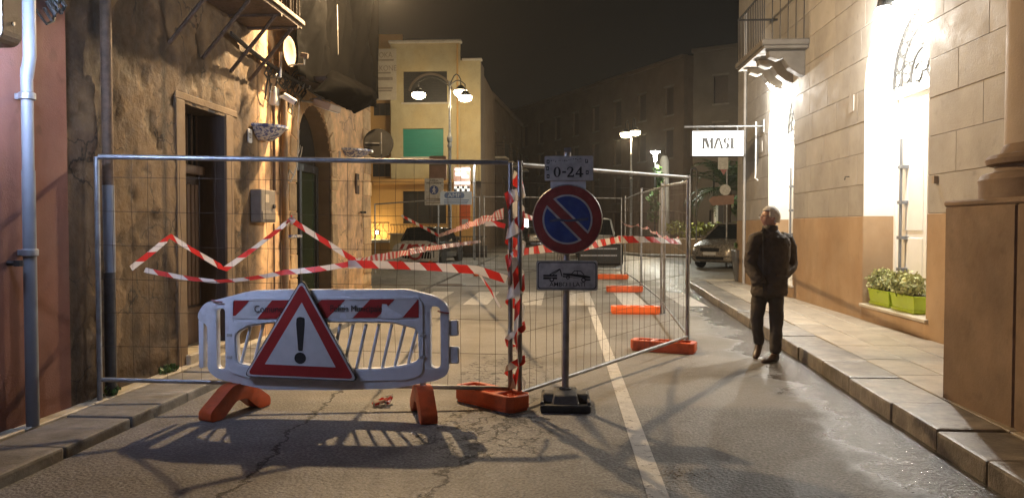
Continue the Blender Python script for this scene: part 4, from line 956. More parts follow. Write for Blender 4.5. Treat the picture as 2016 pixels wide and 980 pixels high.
# ================================================================== FENCES
m_tape_cache = {}
def tapemat():
    m = bpy.data.materials.new('barrier_tape'); m.use_nodes = True; n = m.node_tree.nodes; l = m.node_tree.links; b = n['Principled BSDF']
    uv = n.new('ShaderNodeUVMap'); sp = n.new('ShaderNodeSeparateXYZ'); l.new(uv.outputs[0], sp.inputs[0])
    def mth(op, a, c):
        t = n.new('ShaderNodeMath'); t.operation = op
        for i, v in enumerate((a, c)):
            if isinstance(v, (int, float)): t.inputs[i].default_value = v
            else: l.new(v, t.inputs[i])
        return t.outputs[0]
    s = mth('FRACT', mth('DIVIDE', mth('ADD', sp.outputs[0], mth('MULTIPLY', sp.outputs[1], .07)), .27), 0.)
    f = mth('GREATER_THAN', s, .5)
    mx = n.new('ShaderNodeMix'); mx.data_type = 'RGBA'; l.new(f, mx.inputs[0]); mx.inputs[6].default_value = (.62,.58,.53,1); mx.inputs[7].default_value = (.52,.030,.022,1)
    l.new(mx.outputs[2], b.inputs['Base Color']); b.inputs['Roughness'].default_value = .35
    tr = n.new('ShaderNodeBsdfTranslucent'); l.new(mx.outputs[2], tr.inputs[0])
    ms = n.new('ShaderNodeMixShader'); ms.inputs[0].default_value = .4
    out = n['Material Output']; l.new(b.outputs[0], ms.inputs[1]); l.new(tr.outputs[0], ms.inputs[2]); l.new(ms.outputs[0], out.inputs[0])
    t = n.new('ShaderNodeTexNoise'); t.inputs['Scale'].default_value = 18; bp = n.new('ShaderNodeBump'); bp.inputs['Strength'].default_value = .5; bp.inputs['Distance'].default_value = .01
    g = n.new('ShaderNodeNewGeometry'); l.new(g.outputs['Position'], t.inputs['Vector']); l.new(t.outputs['Fac'], bp.inputs['Height']); l.new(bp.outputs[0], b.inputs['Normal'])
    return m
m_tape = tapemat()
def tape(label, pts, w=.07, group=None, sag=.0, twist=0., seed=0, wob=.012):
    rnd = random.Random(seed); P = [Vector(p) for p in pts]; out = []; sides = []; L = 0
    for a, b2 in zip(P, P[1:]):
        n = max(4, int((b2-a).length/.05))
        for k in range(n + (1 if b2 is P[-1] else 0)):
            t = k/n; p = a.lerp(b2, t); L_ = L + (b2-a).length*t
            p.z -= sag*(b2-a).length*4*t*(1-t); d = (b2-a).normalized()
            ang = twist*L_ + 1.25*mnoise.noise(Vector((L_*1.1, seed*3.3, 0))); up = Vector((0,0,1)); s = d.cross(up)
            if s.length < .05: s = Vector((1,0,0))
            s.normalize(); u = s.cross(d).normalized()
            if abs(d.z) > .8: u = Vector((1,0,0)) - d*d.x; u.normalize(); s = d.cross(u)
            sides.append(u*math.cos(ang) + s*math.sin(ang)); out.append(p + s*wob*mnoise.noise(Vector((L_*2.3, seed, 5))) + up*wob*.6*mnoise.noise(Vector((L_*1.7, seed, 9))))
        L += (b2-a).length
    ww = [w*(1+.18*mnoise.noise(Vector((i*.09, seed*1.7, 2)))) for i in range(len(out))]
    o = build('barrier_tape', MB().ribbon(out, ww, sides), m_tape, origin=P[0], clean=False, smooth=80)
    return tag(o, label, 'barrier tape', group)
def fence(label, p0, p1, zt0, zt1, zb0, zb1, foot0, foot1, dx=.13, dz=.27, post_r=.021, wire=m_wire, wr=.0016, group='temporary mesh fence panels', over=.03, curve=False, seed=0):
    p0 = Vector((*p0, 0)); p1 = Vector((*p1, 0)); L = (p1-p0).length; d = (p1-p0)/L
    t = thing('mesh_fence', label, 'fence', (p0.x, p0.y, foot0), group=group)
    def at(s, z): q = p0 + d*s; return (q.x, q.y, z)
    def zt(s): return zt0 + (zt1-zt0)*s/L
    def zb(s): return zb0 + (zb1-zb0)*s/L
    build('post', MB().tube([at(0, foot0), at(0, zt0+over)], post_r, 10), m_zinc, t, smooth=50)
    build('post', MB().tube([at(L, foot1), at(L, zt1+over)], post_r, 10), m_zinc, t, smooth=50)
    if curve:
        build('top_rail', MB().tube([at(.0, zt(0)-.02), at(.06, zt(0)+.0), at(.12, zt(.1)-.0), at(.35, zt(.3)-.01), at(L-.02, zt1)], post_r, 10), m_zinc, t, smooth=50)
    else: build('top_rail', MB().tube([at(.02, zt0), at(L-.02, zt1)], post_r, 10), m_zinc, t, smooth=50)
    build('bottom_rail', MB().tube([at(.02, zb0), at(L-.02, zb1)], post_r*.9, 10), m_zinc, t, smooth=50)
    mb = MB(); rnd = random.Random(seed); nx = int(L/dx)
    for k in range(1, nx):
        s = L*k/nx + rnd.uniform(-.012, .012); b1_ = rnd.uniform(-.02,.02)
        mb.tube([at(s, zb(s)), at(s+b1_, zb(s)+.5), at(s-b1_*.6, zb(s)+1.1), at(s+b1_*.5, zt(s)-.4), at(s, zt(s))], wr, 4, caps=False)
    nz_ = int((zt0-zb0)/dz)
    for k in range(1, nz_+1):
        f = k/(nz_+.6); e = [rnd.uniform(-.012,.012) for _ in range(4)]
        mb.tube([at(0, zb0+(zt0-zb0)*f), at(L*.3, zb(L*.3)+(zt(L*.3)-zb(L*.3))*f+e[0]), at(L*.65, zb(L*.65)+(zt(L*.65)-zb(L*.65))*f+e[1]), at(L, zb1+(zt1-zb1)*f)], wr*1.1, 4, caps=False)
    stuff(build('wire_mesh', mb, wire, t, clean=False))
    return t
A0, A1 = (-3.765, 6.03), (-.425, 6.42)
fence('wire fence panel standing across the left half of the street behind the plastic barrier', A0, A1, 2.07, 2.035, .255, .145, .085, .0, seed=1, over=.0)
B0, B1 = (-.345, 6.40), (1.53, 9.45)
fence('wire fence panel slanting back to the right behind the no parking sign', B0, B1, 2.02, 2.10, .115, .165, .0, .0, seed=2)
Q1 = (1.73, 13.42); Q2 = (1.84, 17.95); Q3 = (1.84, 22.4)
fence('wire fence panel with bent top rail running up the street past the walking man', (1.55, 9.52), Q1, 2.06, 2.20, .17, .22, .0, .0, seed=3, wire=m_wire_pale, curve=True, dx=.16, over=.06)
fence('second wire fence panel up the street, between the double post and the farther orange foot', (1.79, 13.5), Q2, 2.20, 2.28, .2, .2, .0, .0, seed=4, wire=m_wire_pale, dx=.16, over=.1)
fence('third wire fence panel up the street, in line with the dark car bumper', (1.86, 18.03), Q3, 2.31, 2.30, .2, .2, .0, .0, seed=5, wire=m_wire_pale, dx=.2, over=.1)
F0 = PY(738, 402, 23.6); F1 = PY(944, 386, 23.6)
fence('far wire fence panel carrying the pale blue board', (F0.x, 23.6), (F1.x, 23.6), F0.z, F1.z-.02, .2, .2, 0, 0, seed=6, wire=m_wire, dx=.2, over=.02)
F2 = PY(953, 386, 23.6)
fence('far wire fence panel behind the taped double post', (F2.x, 23.62), (-.1, 23.5), F2.z-.02, 2.40, .2, .2, 0, 0, seed=7, dx=.2)
fence('far wire fence panel directly behind the round no parking sign', (-.03, 23.5), (1.80, 23.3), 2.40, 2.36, .2, .2, 0, 0, seed=8, dx=.2)
# feet of orange plastic
def foot(label, c, d, L=.74, Wd=.25, H=.135, m=m_orange):
    c = Vector((*c, 0)); rz = math.atan2(d[1], d[0])
    t = thing('fence_ballast', label, 'fence foot', c, rz, 'orange fence feet')
    h, w = L/2, Wd/2; ch = .05
    pl_ = [(-h+ch,-w),(h-ch,-w),(h,-w+ch),(h,w-ch),(h-ch,w),(-h+ch,w),(-h,w-ch),(-h,-w+ch)]
    slots = [rrect(x-.085, x+.085, -w+.045, w-.045, .02) for x in (-.235, 0, .235)]
    o = build('block', MB().plate(pl_, .022, H, 'xy', [s for s in slots]), m, t, local=True, bevel=.009)
    build('underside', MB().plate([(x*.97, y*.94) for x, y in pl_], 0, .055, 'xy'), m, t, local=True, bevel=.006)
    for x in (-.235, 0, .235):
        build('recess', MB().box(x-.084, x+.084, -w+.046, w-.046, .05, .095), m, t, local=True)
        build('socket', MB().lathe([(.034,.09),(.034,H-.01),(.024,H-.01),(.024,.09)], (x+.0, 0, 0), 12), m, t, local=True, smooth=40)
    return t
foot('orange fence foot under the taped double post', (-.585, 6.44), (.463, -.42), .72, .265)
foot('orange fence foot under the leaning right hand post', (1.235, 9.36), (.95, -.37), .78)
foot('bright orange fence foot up the street under the double post', (1.285, 13.42), (1, -.03), .84, m=m_orange2)
foot('faded orange fence foot up the street, third from the front', (1.465, 17.95), (1, -.03), .84)
foot('bright orange fence foot farthest up the street on the right', (1.45, 22.4), (1, -.02), .98, m=m_orange2)
foot('orange fence foot under the far double post', (-2.35, 23.6), (1, 0), .7, m=m_orange)
# tapes (end points are where they are tied on the wires and posts)
def nf(px, py, o=.0):    # on the near panel
    return PY(px, py, 6.40-o)
gT = 'red and white barrier tapes'
tape('red and white tape zigzagging from the left wall over the near fence, upper run', [nf(258,528), nf(335,464), nf(443,530), nf(572,432), nf(712,520)], .048, gT, seed=1, sag=.012)
tape('red and white tape sagging along the near fence, lower run behind the barrier top', [nf(285,531), nf(427,554), nf(560,536), nf(700,517,.02)], .045, gT, seed=2, sag=.018)
tape('wide red and white tape running to the taped double post', [nf(685,520,.03), nf(780,523,.03), nf(860,525,.03), nf(940,531,.03), nf(997,550,.05)], .066, gT, seed=3)
tape('long red and white tape running away to the far double post', [nf(690,519,.01), PY(830,491,11.5), PY(946,475,23.5)], .085, gT, seed=4)
tape('thin red and white tape tied high on the far blue board fence', [PY(790,424,23.5), PY(864,464,23.5)], .085, gT, seed=5)
tape('red and white tape rising from the far fence to the taped post', [PY(864,464,23.5), PY(925,442,11), nf(992,420,.02)], .09, gT, seed=6)
tape('short red and white tape end fluttering left of the taped post', [PY(955,441,6.45), nf(975,440,.0), nf(995,446,.02)], .04, gT, seed=16)
tape('thin red and white tape behind the no parking disc, upper left', [nf(1002,415,.0), PY(1050,430,7.6), PY(1120,445,9.2)], .05, gT, seed=7)
tape('red and white tape from the taped post to behind the disc', [nf(1000,500,.02), PY(1075,489,7.3), PY(1150,486,8.0), PY(1222,470,9.0)], .075, gT, seed=8)
tape('red and white tape ending at the leaning right hand post', [PY(1215,471,9.0), PY(1280,472,9.1), PY(1340,475,9.30)], .085, gT, seed=9)
tape('crumpled pale tape linking the far posts on the right', [PY(1224,436,23.1), PY(1256,442,18.8), PY(1276,447,16), PY(1294,458,13.9), PY(1315,466,11.2), PY(1336,470,9.5)], .055, gT, seed=10, sag=.02, twist=1.4)
tape('thin tape end dangling from the near fence towards the ground', [nf(940,535,.02), nf(965,570,.02), nf(985,605,.02)], .022, gT, seed=11)
def wrap(label, x, y, z0, z1, turns, r, seed, w=.09):
    n = int(turns*14); pts = []; sides = []
    for k in range(n+1):
        t = k/n; a = 2*math.pi*turns*t; z = z0 + (z1-z0)*t + .05*mnoise.noise(Vector((t*turns*1.3, seed, 1)))
        rx = r*(1.0+.25*mnoise.noise(Vector((t*9, seed, 4))))
        pts.append((x+(rx+.035)*math.cos(a), y+rx*math.sin(a), z)); sides.append(Vector((.25*math.cos(a*1.7), .2, 1)))
    o = build('barrier_tape', MB().ribbon(pts, [w*(1+.4*mnoise.noise(Vector((k*.13, seed, 8)))) for k in range(n+1)], sides), m_tape, origin=pts[0], clean=False, smooth=80)
    return tag(o, label, 'barrier tape', gT)
wrap('tape wound round the upper part of the taped double post', -.385, 6.42, 1.30, 1.92, 2.3, .040, 1, .13)
wrap('tape wound round the middle of the taped double post', -.385, 6.42, .78, 1.24, 1.7, .040, 2, .12)
wrap('tape wound loosely round the foot of the taped double post', -.385, 6.42, .17, .72, 2.2, .05, 3, .06)
tape('long twisted tape strip hanging down the taped double post', [(-.39, 6.36, 1.25), (-.36, 6.36, .9), (-.38, 6.35, .6), (-.35, 6.36, .35), (-.40, 6.35, .16)], .05, gT, seed=21, twist=2.2)
for k, (px_, py_, lab, Y) in enumerate(((572,432,'knot of tape on the near fence, high between doorway and arch',6.38),)):
    p = PY(px_, py_, Y); rnd = random.Random(9)
    pts = [p + Vector((rnd.uniform(-.05,.05), rnd.uniform(-.02,.02), rnd.uniform(-.04,.05))) for _ in range(7)]
    tape(lab, pts, .05, None, seed=30, twist=4)
p = G(752, 796)
rnd = random.Random(4); pts = [p + Vector((rnd.uniform(-.08,.09), rnd.uniform(-.10,.10), .015+rnd.uniform(0,.05))) for _ in range(11)]
tape('crumpled scrap of red and white tape lying on the asphalt', pts, .05, None, seed=31, twist=5)
p = nf(955, 438)
# ================================================================== PLASTIC ROAD BARRIER
def plastic_barrier(name, label, Y, X0, X1, px0, px1, foot_l, foot_r):
    pass
YB = 6.03
def bz_(zx, zy):     # zoom coordinates of the barrier close-up to metres in its own plane
    px = zx/3.0625+370; py = zy/3.0625+530
    p = PY(px, py, YB); return (p.x, p.z)
def poly(l): return [bz_(*q) for q in l]
br = thing('road_barrier', 'white plastic road barrier with red striped police sticker and orange feet', 'road barrier', (-1.85, YB, 0))
body = rpoly(poly([(128,330),(72,300),(72,262),(110,200),(385,128),(560,121),(1330,119),(1510,165),(1572,215),(1577,300),(1577,565),(1570,630),(1510,662),(1250,712),(900,722),(480,720),(190,655),(130,605)]), .05)
win = rpoly(poly([(300,385),(375,342),(520,320),(900,316),(1240,320),(1392,358),(1398,542),(1330,568),(1180,592),(850,600),(520,597),(390,575),(310,560)]), .04)
sl_l = rpoly(poly([(182,235),(235,230),(238,598),(186,592)]), .05)
sl_r = rpoly(poly([(1465,218),(1525,222),(1528,590),(1468,588)]), .05)
build('body', MB().plate(body, YB-.035, YB+.035, 'xz', [win, sl_l, sl_r]), m_white_plastic, br, bevel=.014, seg=2, smooth=40)
build('inner_rib', MB().plate(rpoly(poly([(262,185),(1420,175),(1424,625),(1330,660),(850,668),(390,655),(258,610)]), .06), YB-.044, YB-.03, 'xz', [rpoly(poly([(284,170),(1398,162),(1402,300),(284,312)]), .02), rpoly(poly([(292,380),(375,330),(520,312),(900,308),(1240,312),(1400,352),(1406,548),(1330,576),(1180,600),(850,608),(520,605),(390,583),(302,566)]), .04)]), m_white_plastic, br, bevel=.006, smooth=40)
for k in range(14):
    xt = 378+k*77.5; xb = xt-60; zt_ = 335 if 0 < k < 12 else 350; zb2 = 598 if 1 < k < 12 else 578
    a, b2 = bz_(xt, zt_), bz_(xb, zb2)
    build('slat', MB().tube([(a[0], YB, a[1]+.01), (b2[0], YB, b2[1]-.01)], .014, 8), m_white_plastic, br, smooth=60)
for pts in ([(1560,308),(1630,303),(1634,398),(1585,402),(1575,385)], [(1565,475),(1588,462),(1635,466),(1636,566),(1570,566)]):
    build('hook', MB().plate(poly(pts), YB-.025, YB+.025, 'xz'), m_white_plastic, br, bevel=.008)
build('hook', MB().plate(rpoly(poly([(74,300),(105,306),(103,590),(78,590)]), .01), YB-.03, YB+.03, 'xz'), m_white_plastic, br, bevel=.008)
for x in (265, 1422):
    for zz in (392, 524):
        c = bz_(x, zz); build('clip', MB().box(c[0]-.022, c[0]+.022, YB-.048, YB-.040, c[1]-.012, c[1]+.012), m_signgrey, br, bevel=.002)
stk = build('sticker', MB().plate(poly([(283,184),(1396,174),(1397,286),(283,296)]), YB-.039, YB-.0365, 'xz'), m_sticker, br)
for pts in ([(283,184),(385,183),(300,275),(283,276)], [(520,182),(662,181),(545,293),(428,295)], [(815,180),(960,178),(850,290),(700,292)], [(1108,177),(1256,175),(1172,262),(1145,287),(1002,289)], [(1396,174),(1397,286),(1300,287)]):
    build('red_stripe', MB().plate(poly(pts), YB-.0415, YB-.0388, 'xz'), m_red, stk)
for pts in ([(930,264),(955,262),(968,292),(925,292)], [(1178,205),(1205,207),(1225,235),(1300,275),(1290,292),(1172,292)]):
    build('torn_patch', MB().plate(poly(pts), YB-.0428, YB-.041, 'xz'), m_white_plastic, stk)
c = bz_(412, 250); text('lettering', 'Comune', .078, m_black, stk, (c[0], YB-.0435, c[1]+.018), align='LEFT', depth=.0006, width=.86)
c = bz_(866, 232); text('lettering', 'Polizia Municipale', .074, m_black, stk, (c[0], YB-.0435, c[1]-.002), align='LEFT', depth=.0006, width=.80)
c = bz_(850, 684); build('maker_plate', MB().plate(rrect(c[0]-.16, c[0]+.10, c[1]-.022, c[1]+.025, .005), YB-.040, YB-.0345, 'xz'), m_white_plastic, br, bevel=.002)
# warning ties on the barrier
for x, zz in ((195,190),(1550,255)):
    c = bz_(x, zz); build('tie', MB().tube([(c[0]-.05, YB-.05, c[1]+.01), (c[0], YB-.055, c[1]), (c[0]+.04, YB-.05, c[1]-.006)], .006, 5), m_redd, br)
def arch_foot(parent, c, rz, H=.235, L=.62, Wd=.125):
    o = [(-L/2,0),(-L/2,.075),(-.11,H-.015),(-.05,H),(.05,H),(.11,H-.015),(L/2,.075),(L/2,0),(L/2-.13,0),(.055,.115),(-.055,.115),(-L/2+.13,0)]
    mb = MB().plate(rpoly(o, .03, 4), -Wd/2, Wd/2, 'yz')
    rm = Matrix.Rotation(rz, 3, 'Z'); mb.v = [rm @ v + Vector((c[0], c[1], .0)) for v in mb.v]
    build('foot', mb, m_orange, parent, bevel=.018, seg=2, smooth=40)
for pxs, rz, cx_ in ((290, -.36, None), (1418, .34, None)):
    c = bz_(pxs, 690); build('stem', MB().box(c[0]-.022, c[0]+.022, YB-.025, YB+.025, .2, c[1]+.02), m_white_plastic, br, bevel=.006)
    arch_foot(br, (c[0], YB), rz, H=.245, L=.66 if pxs < 500 else .60)
# triangular warning sign leaning on the barrier
ts = thing('warning_sign', 'red bordered triangular warning sign with black exclamation mark leaning on the barrier', 'sign', (-1.98, YB-.09, .33))
def tri(zpts, r, off): return rpoly([bz_(*q) for q in zpts], r)
T = [(708,50), (1045,662), (362,632)]
cen = Vector((sum(p[0] for p in T)/3, sum(p[1] for p in T)/3))
def scaled(f, r): return rpoly([bz_(*(cen + (Vector(p)-cen)*f)) for p in T], r)
build('rim', MB().plate(scaled(1.0, .055), YB-.088, YB-.052, 'xz'), m_darkmetal, ts, bevel=.004)
build('white_edge', MB().plate(scaled(.975, .05), YB-.0905, YB-.086, 'xz'), m_sticker, ts)
build('red_border', MB().plate(scaled(.925, .045), YB-.0925, YB-.0895, 'xz'), m_red, ts)
build('white_field', MB().plate(rpoly([bz_(*q) for q in ((710,192),(911,577),(491,558))], .004), YB-.0945, YB-.0915, 'xz'), m_sticker, ts)
build('exclamation_bar', MB().plate(rpoly([bz_(*q) for q in ((680,284),(700,277),(728,284),(728,320),(716,480),(690,480),(677,320))], .012), YB-.0962, YB-.0935, 'xz'), m_black, ts)
c = bz_(701, 522); build('exclamation_dot', MB().plate(circ(c[0], c[1], .046, 20), YB-.0962, YB-.0935, 'xz'), m_black, ts)
build('hook', MB().box(bz_(708,0)[0]-.02, bz_(708,0)[0]+.02, YB-.052, YB-.036, bz_(0,300)[1], bz_(0,140)[1]), m_darkmetal, ts)
# ================================================================== NO PARKING SIGN
YS = 6.44; YF = 6.205
ns = thing('no_parking_sign', 'round blue and red no parking sign with two plates on a grey pole', 'sign', (.05, 6.5, 0))
c = PY(1117, 432, YS); cx, cz = c.x, c.z; r = .287
pb = G(1113, 788); px_ = PY(1113, 750, 6.5).x
build('pole', MB().tube([(px_, 6.505, .08), (cx, 6.495, cz+.56)], .030, 14), m_zinc, ns, smooth=50)
ds = build('disc', MB().lathe([(r,-.004),(r+.006,.006),(r-.004,.016),(.0,.016)], (cx, YS, cz), 48, ax='y'), m_zinc, ns, smooth=40)
def d2(pts): return [(cx+a*r, cz+b*r) for a, b in pts]
build('red_ring', MB().plate(circ(cx, cz, r*.985, 48), YS-.0065, YS-.003, 'xz'), m_redd, ds)
def half(rad, off, sgn, n=24):
    # half disc on one side of a diagonal bar running from upper left to lower right
    a = math.asin(off/rad); pts = []
    u = Vector((1,-1)).normalized()*1; nrm = Vector((1,1)).normalized()*sgn
    for k in range(n+1):
        t = a + (math.pi-2*a)*k/n
        pts.append(tuple(u*rad*math.cos(t) + nrm*rad*math.sin(t)))
    return d2(pts)
for s in (1, -1):
    build('white_outline', MB().plate(half(.725, .125, s), YS-.0090, YS-.0060, 'xz'), m_signgrey, ds)
    build('blue_field', MB().plate(half(.672, .185, s), YS-.0112, YS-.0085, 'xz'), m_blue, ds)
build('scuff', MB().plate(d2([(-.52,-.02),(-.3,.03),(.0,-.01),(.3,.02),(.62,.05),(.58,-.03),(.3,-.05),(.05,-.07),(-.25,-.05),(-.5,-.08)]), YS-.0122, YS-.0108, 'xz'), m_scuff, ds)
for px0, px1, py0, py1, nm in ((1072, 1168, 307, 356, 'hours_plate'), (1056, 1177, 513, 571, 'tow_plate')):
    a = PY(px0, py1, YS); b2 = PY(px1, py0, YS)
    if nm == 'hours_plate':
        build('back_plate', MB().plate(rrect(a.x+.05, b2.x-.06, a.z-.07, a.z+.05, .01), YS+.012, YS+.018, 'xz'), m_sticker, ns)
        hp = build(nm, MB().plate(rrect(a.x, b2.x, a.z, b2.z, .012), YS-.005, YS+.008, 'xz'), m_signgrey, ns, bevel=.002)
        w, h = b2.x-a.x, b2.z-a.z
        rnd = random.Random(5)
        for k in range(15):
            x0 = a.x+.05+k*.0185; z0 = b2.z-.052+k*.0011+rnd.uniform(0,.012)
            build('worn_mark', MB().plate([(x0,z0),(x0+rnd.uniform(.006,.015),z0+.001),(x0+.010,z0+rnd.uniform(.004,.012)),(x0+.001,z0+.006)], YS-.0064, YS-.0045, 'xz'), m_print_worn, hp)
        rim_ = [rrect(a.x+.012, b2.x-.012, a.z+.012, b2.z-.012, .01)]
        rnd = random.Random(2)
        for k in range(9):
            x0 = a.x+.07+k*w*.085; z0 = b2.z-.05+rnd.uniform(-.003,.016); ww = rnd.uniform(.008,.026)
            build('worn_patch', MB().plate([(x0,z0),(x0+ww,z0+.004),(x0+ww*.8,z0+.022),(x0+ww*.2,z0+.018)], YS-.0078, YS-.0056, 'xz'), m_signgrey, hp)
        for x0, z0 in ((a.x+.03, a.z+.02), (a.x+.025, a.z+.085), (a.x+.03, a.z+.14), (b2.x-.05, a.z+.05), (b2.x-.055, a.z+.145)):
            build('worn_mark', MB().plate(rrect(x0-.012, x0+.012, z0, z0+.034, .004), YS-.0066, YS-.0045, 'xz', [rrect(x0-.006, x0+.005, z0+.010, z0+.024, .003)]), m_print_worn, hp)
        # figures 0-24 with thick and thin strokes
        def ell(x, z, rx, rz, n=24): return [(x+rx*math.cos(2*math.pi*k/n), z+rz*math.sin(2*math.pi*k/n)) for k in range(n)]
        zc = a.z+.072; H = .085; x0 = a.x+.105
        y0_, y1_ = YS-.0072, YS-.0045
        build('figure', MB().plate(ell(x0, zc, .030, H/2), y0_, y1_, 'xz', [ell(x0, zc, .013, H/2-.006)]), m_black, hp)
        build('figure', MB().plate([(x0+.042,zc-.008),(x0+.074,zc-.008),(x0+.074,zc+.006),(x0+.042,zc+.006)], y0_, y1_, 'xz'), m_black, hp)
        xs = x0+.112
        s2 = [(xs-.026,zc+.018),(xs-.022,zc+.032),(xs-.006,zc+.040),(xs+.012,zc+.034),(xs+.016,zc+.018),(xs+.008,zc+.0),(xs-.012,zc-.022),(xs-.026,zc-.036)]
        build('figure', MB().plate(stroke(s2, [.010,.008,.008,.012,.018,.016,.010,.008]), y0_, y1_, 'xz'), m_black, hp)
        build('figure', MB().plate([(xs-.030,zc-.043),(xs+.026,zc-.043),(xs+.031,zc-.018),(xs+.026,zc-.018),(xs+.018,zc-.029),(xs-.022,zc-.029)], y0_, y1_, 'xz'), m_black, hp)
        x4 = x0+.186
        build('figure', MB().plate([(x4+.0,zc-.043),(x4+.018,zc-.043),(x4+.018,zc+.043),(x4+.008,zc+.043),(x4-.034,zc-.016),(x4-.034,zc-.024),(x4+.032,zc-.024),(x4+.032,zc-.012),(x4-.020,zc-.012),(x4+.0,zc+.018)], y0_, y1_, 'xz'), m_black, hp)
    else:
        tpz = build(nm, MB().plate(rrect(a.x, b2.x, a.z, b2.z, .02), YS-.005, YS+.008, 'xz'), m_zinc, ns, bevel=.002)
        build('white_field', MB().plate(rrect(a.x+.004, b2.x-.004, a.z+.004, b2.z-.004, .018), YS-.0068, YS-.004, 'xz'), m_signgrey, tpz)
        build('black_border', MB().plate(rrect(a.x+.012, b2.x-.012, a.z+.012, b2.z-.012, .024), YS-.0080, YS-.006, 'xz', [rrect(a.x+.019, b2.x-.019, a.z+.019, b2.z-.019, .02)]), m_black, tpz)
        def Z(zx, zy):
            p = PY(1020+zx/3.06, 280+zy/3.06, YS); return (p.x, p.z)
        y0_, y1_ = YS-.0084, YS-.006
        def art(pts): build('pictogram', MB().plate([Z(*q) for q in pts], y0_, y1_, 'xz'), m_black, tpz)
        def ring(zx, zy, rr): 
            q = Z(zx, zy); build('pictogram', MB().plate(circ(q[0], q[1], rr, 16), y0_-.001, y1_, 'xz', [circ(q[0], q[1], rr*.55, 16)]), m_black, tpz)
        art([(152,797),(235,797),(235,808),(152,808)]); art([(152,812),(235,812),(235,824),(218,824),(212,816),(192,816),(186,824),(152,824)])
        art(stroke([(190,797),(252,762)], 6)); art(stroke([(252,762),(264,806)], 6)); art(stroke([(210,797),(250,768)], 4))
        art([(270,788),(320,790),(400,800),(434,808),(436,818),(410,818),(270,798)]); art([(270,802),(285,805),(380,820),(436,823),(436,832),(408,832),(395,822),(290,812),(270,812)])
        art(stroke([(322,792),(340,773),(378,776),(398,798)], 5)); art(stroke([(356,774),(358,796)], 4))
        ring(203, 826, .020); ring(300, 812, .017); ring(394, 828, .020)
        q = Z(297, 856); text('lettering', 'AMBO I LATI', .050, m_black, tpz, (q[0], YS-.0078, q[1]), depth=.0006, width=1.06, bold=.0003)
        rnd = random.Random(8)
        for k in range(6):
            q = Z(rnd.uniform(265, 345), rnd.uniform(846, 868)); s_ = rnd.uniform(.004, .009)
            build('worn_patch', MB().plate([(q[0]-s_,q[1]-s_),(q[0]+s_,q[1]-s_*.6),(q[0]+s_*.8,q[1]+s_),(q[0]-s_*.7,q[1]+s_*.8)], YS-.0094, YS-.007, 'xz'), m_signgrey, tpz)
build('top_clamp', MB().box(cx-.03, cx+.03, YS+.01, YS+.05, PY(0,306,YS).z, PY(0,298,YS).z), m_zinc, ns)
for zz in (cz+.1, cz-.1, cz-.46, cz+.42): build('clamp', MB().box(cx-.05, cx+.05, YS+.009, YS+.075, zz-.014, zz+.014), m_zinc, ns, bevel=.004)
# rubber base block
bs = build('base', MB().box(px_-.205, px_+.205, YF-.02, YF+.50, .004, .045), m_rubber, ns, bevel=.012)
build('base_lip', MB().box(px_-.205, px_+.205, YF-.035, YF+.02, .004, .062), m_rubber, bs, bevel=.01)
def frus(x0, x1, y0, y1, z0, z1, i, j): return MB().add([(x0,y0,z0),(x1,y0,z0),(x1,y1,z0),(x0,y1,z0),(x0+i,y0+j,z1),(x1-i,y0+j,z1),(x1-i,y1-j,z1),(x0+i,y1-j,z1)], [(0,3,2,1),(4,5,6,7),(0,1,5,4),(1,2,6,5),(2,3,7,6),(3,0,4,7)])
build('base_hump', frus(px_-.115, px_+.115, YF+.0, YF+.48, .044, .128, .022, .06), m_rubber2, bs, bevel=.01)
build('base_shoulder', frus(px_-.195, px_+.195, YF+.14, YF+.36, .044, .118, .01, .03), m_rubber2, bs, bevel=.01)
build('base_rail', MB().box(px_-.203, px_-.178, YF+.0, YF+.48, .044, .085).box(px_+.178, px_+.203, YF+.0, YF+.48, .044, .085), m_rubber2, bs, bevel=.006)
for x, y in ((px_, YF+.12), (px_-.06, YF+.36), (px_+.06, YF+.36)): build('base_slot', MB().plate(rrect(x-.03, x+.03, y-.008, y+.008, .006), .127, .1295, 'xy'), m_black, bs)
build('base_socket', MB().lathe([(.055,.12),(.05,.14),(.036,.145),(.034,.12)], (px_, 6.505, 0), 16), m_rubber2, bs, smooth=40)
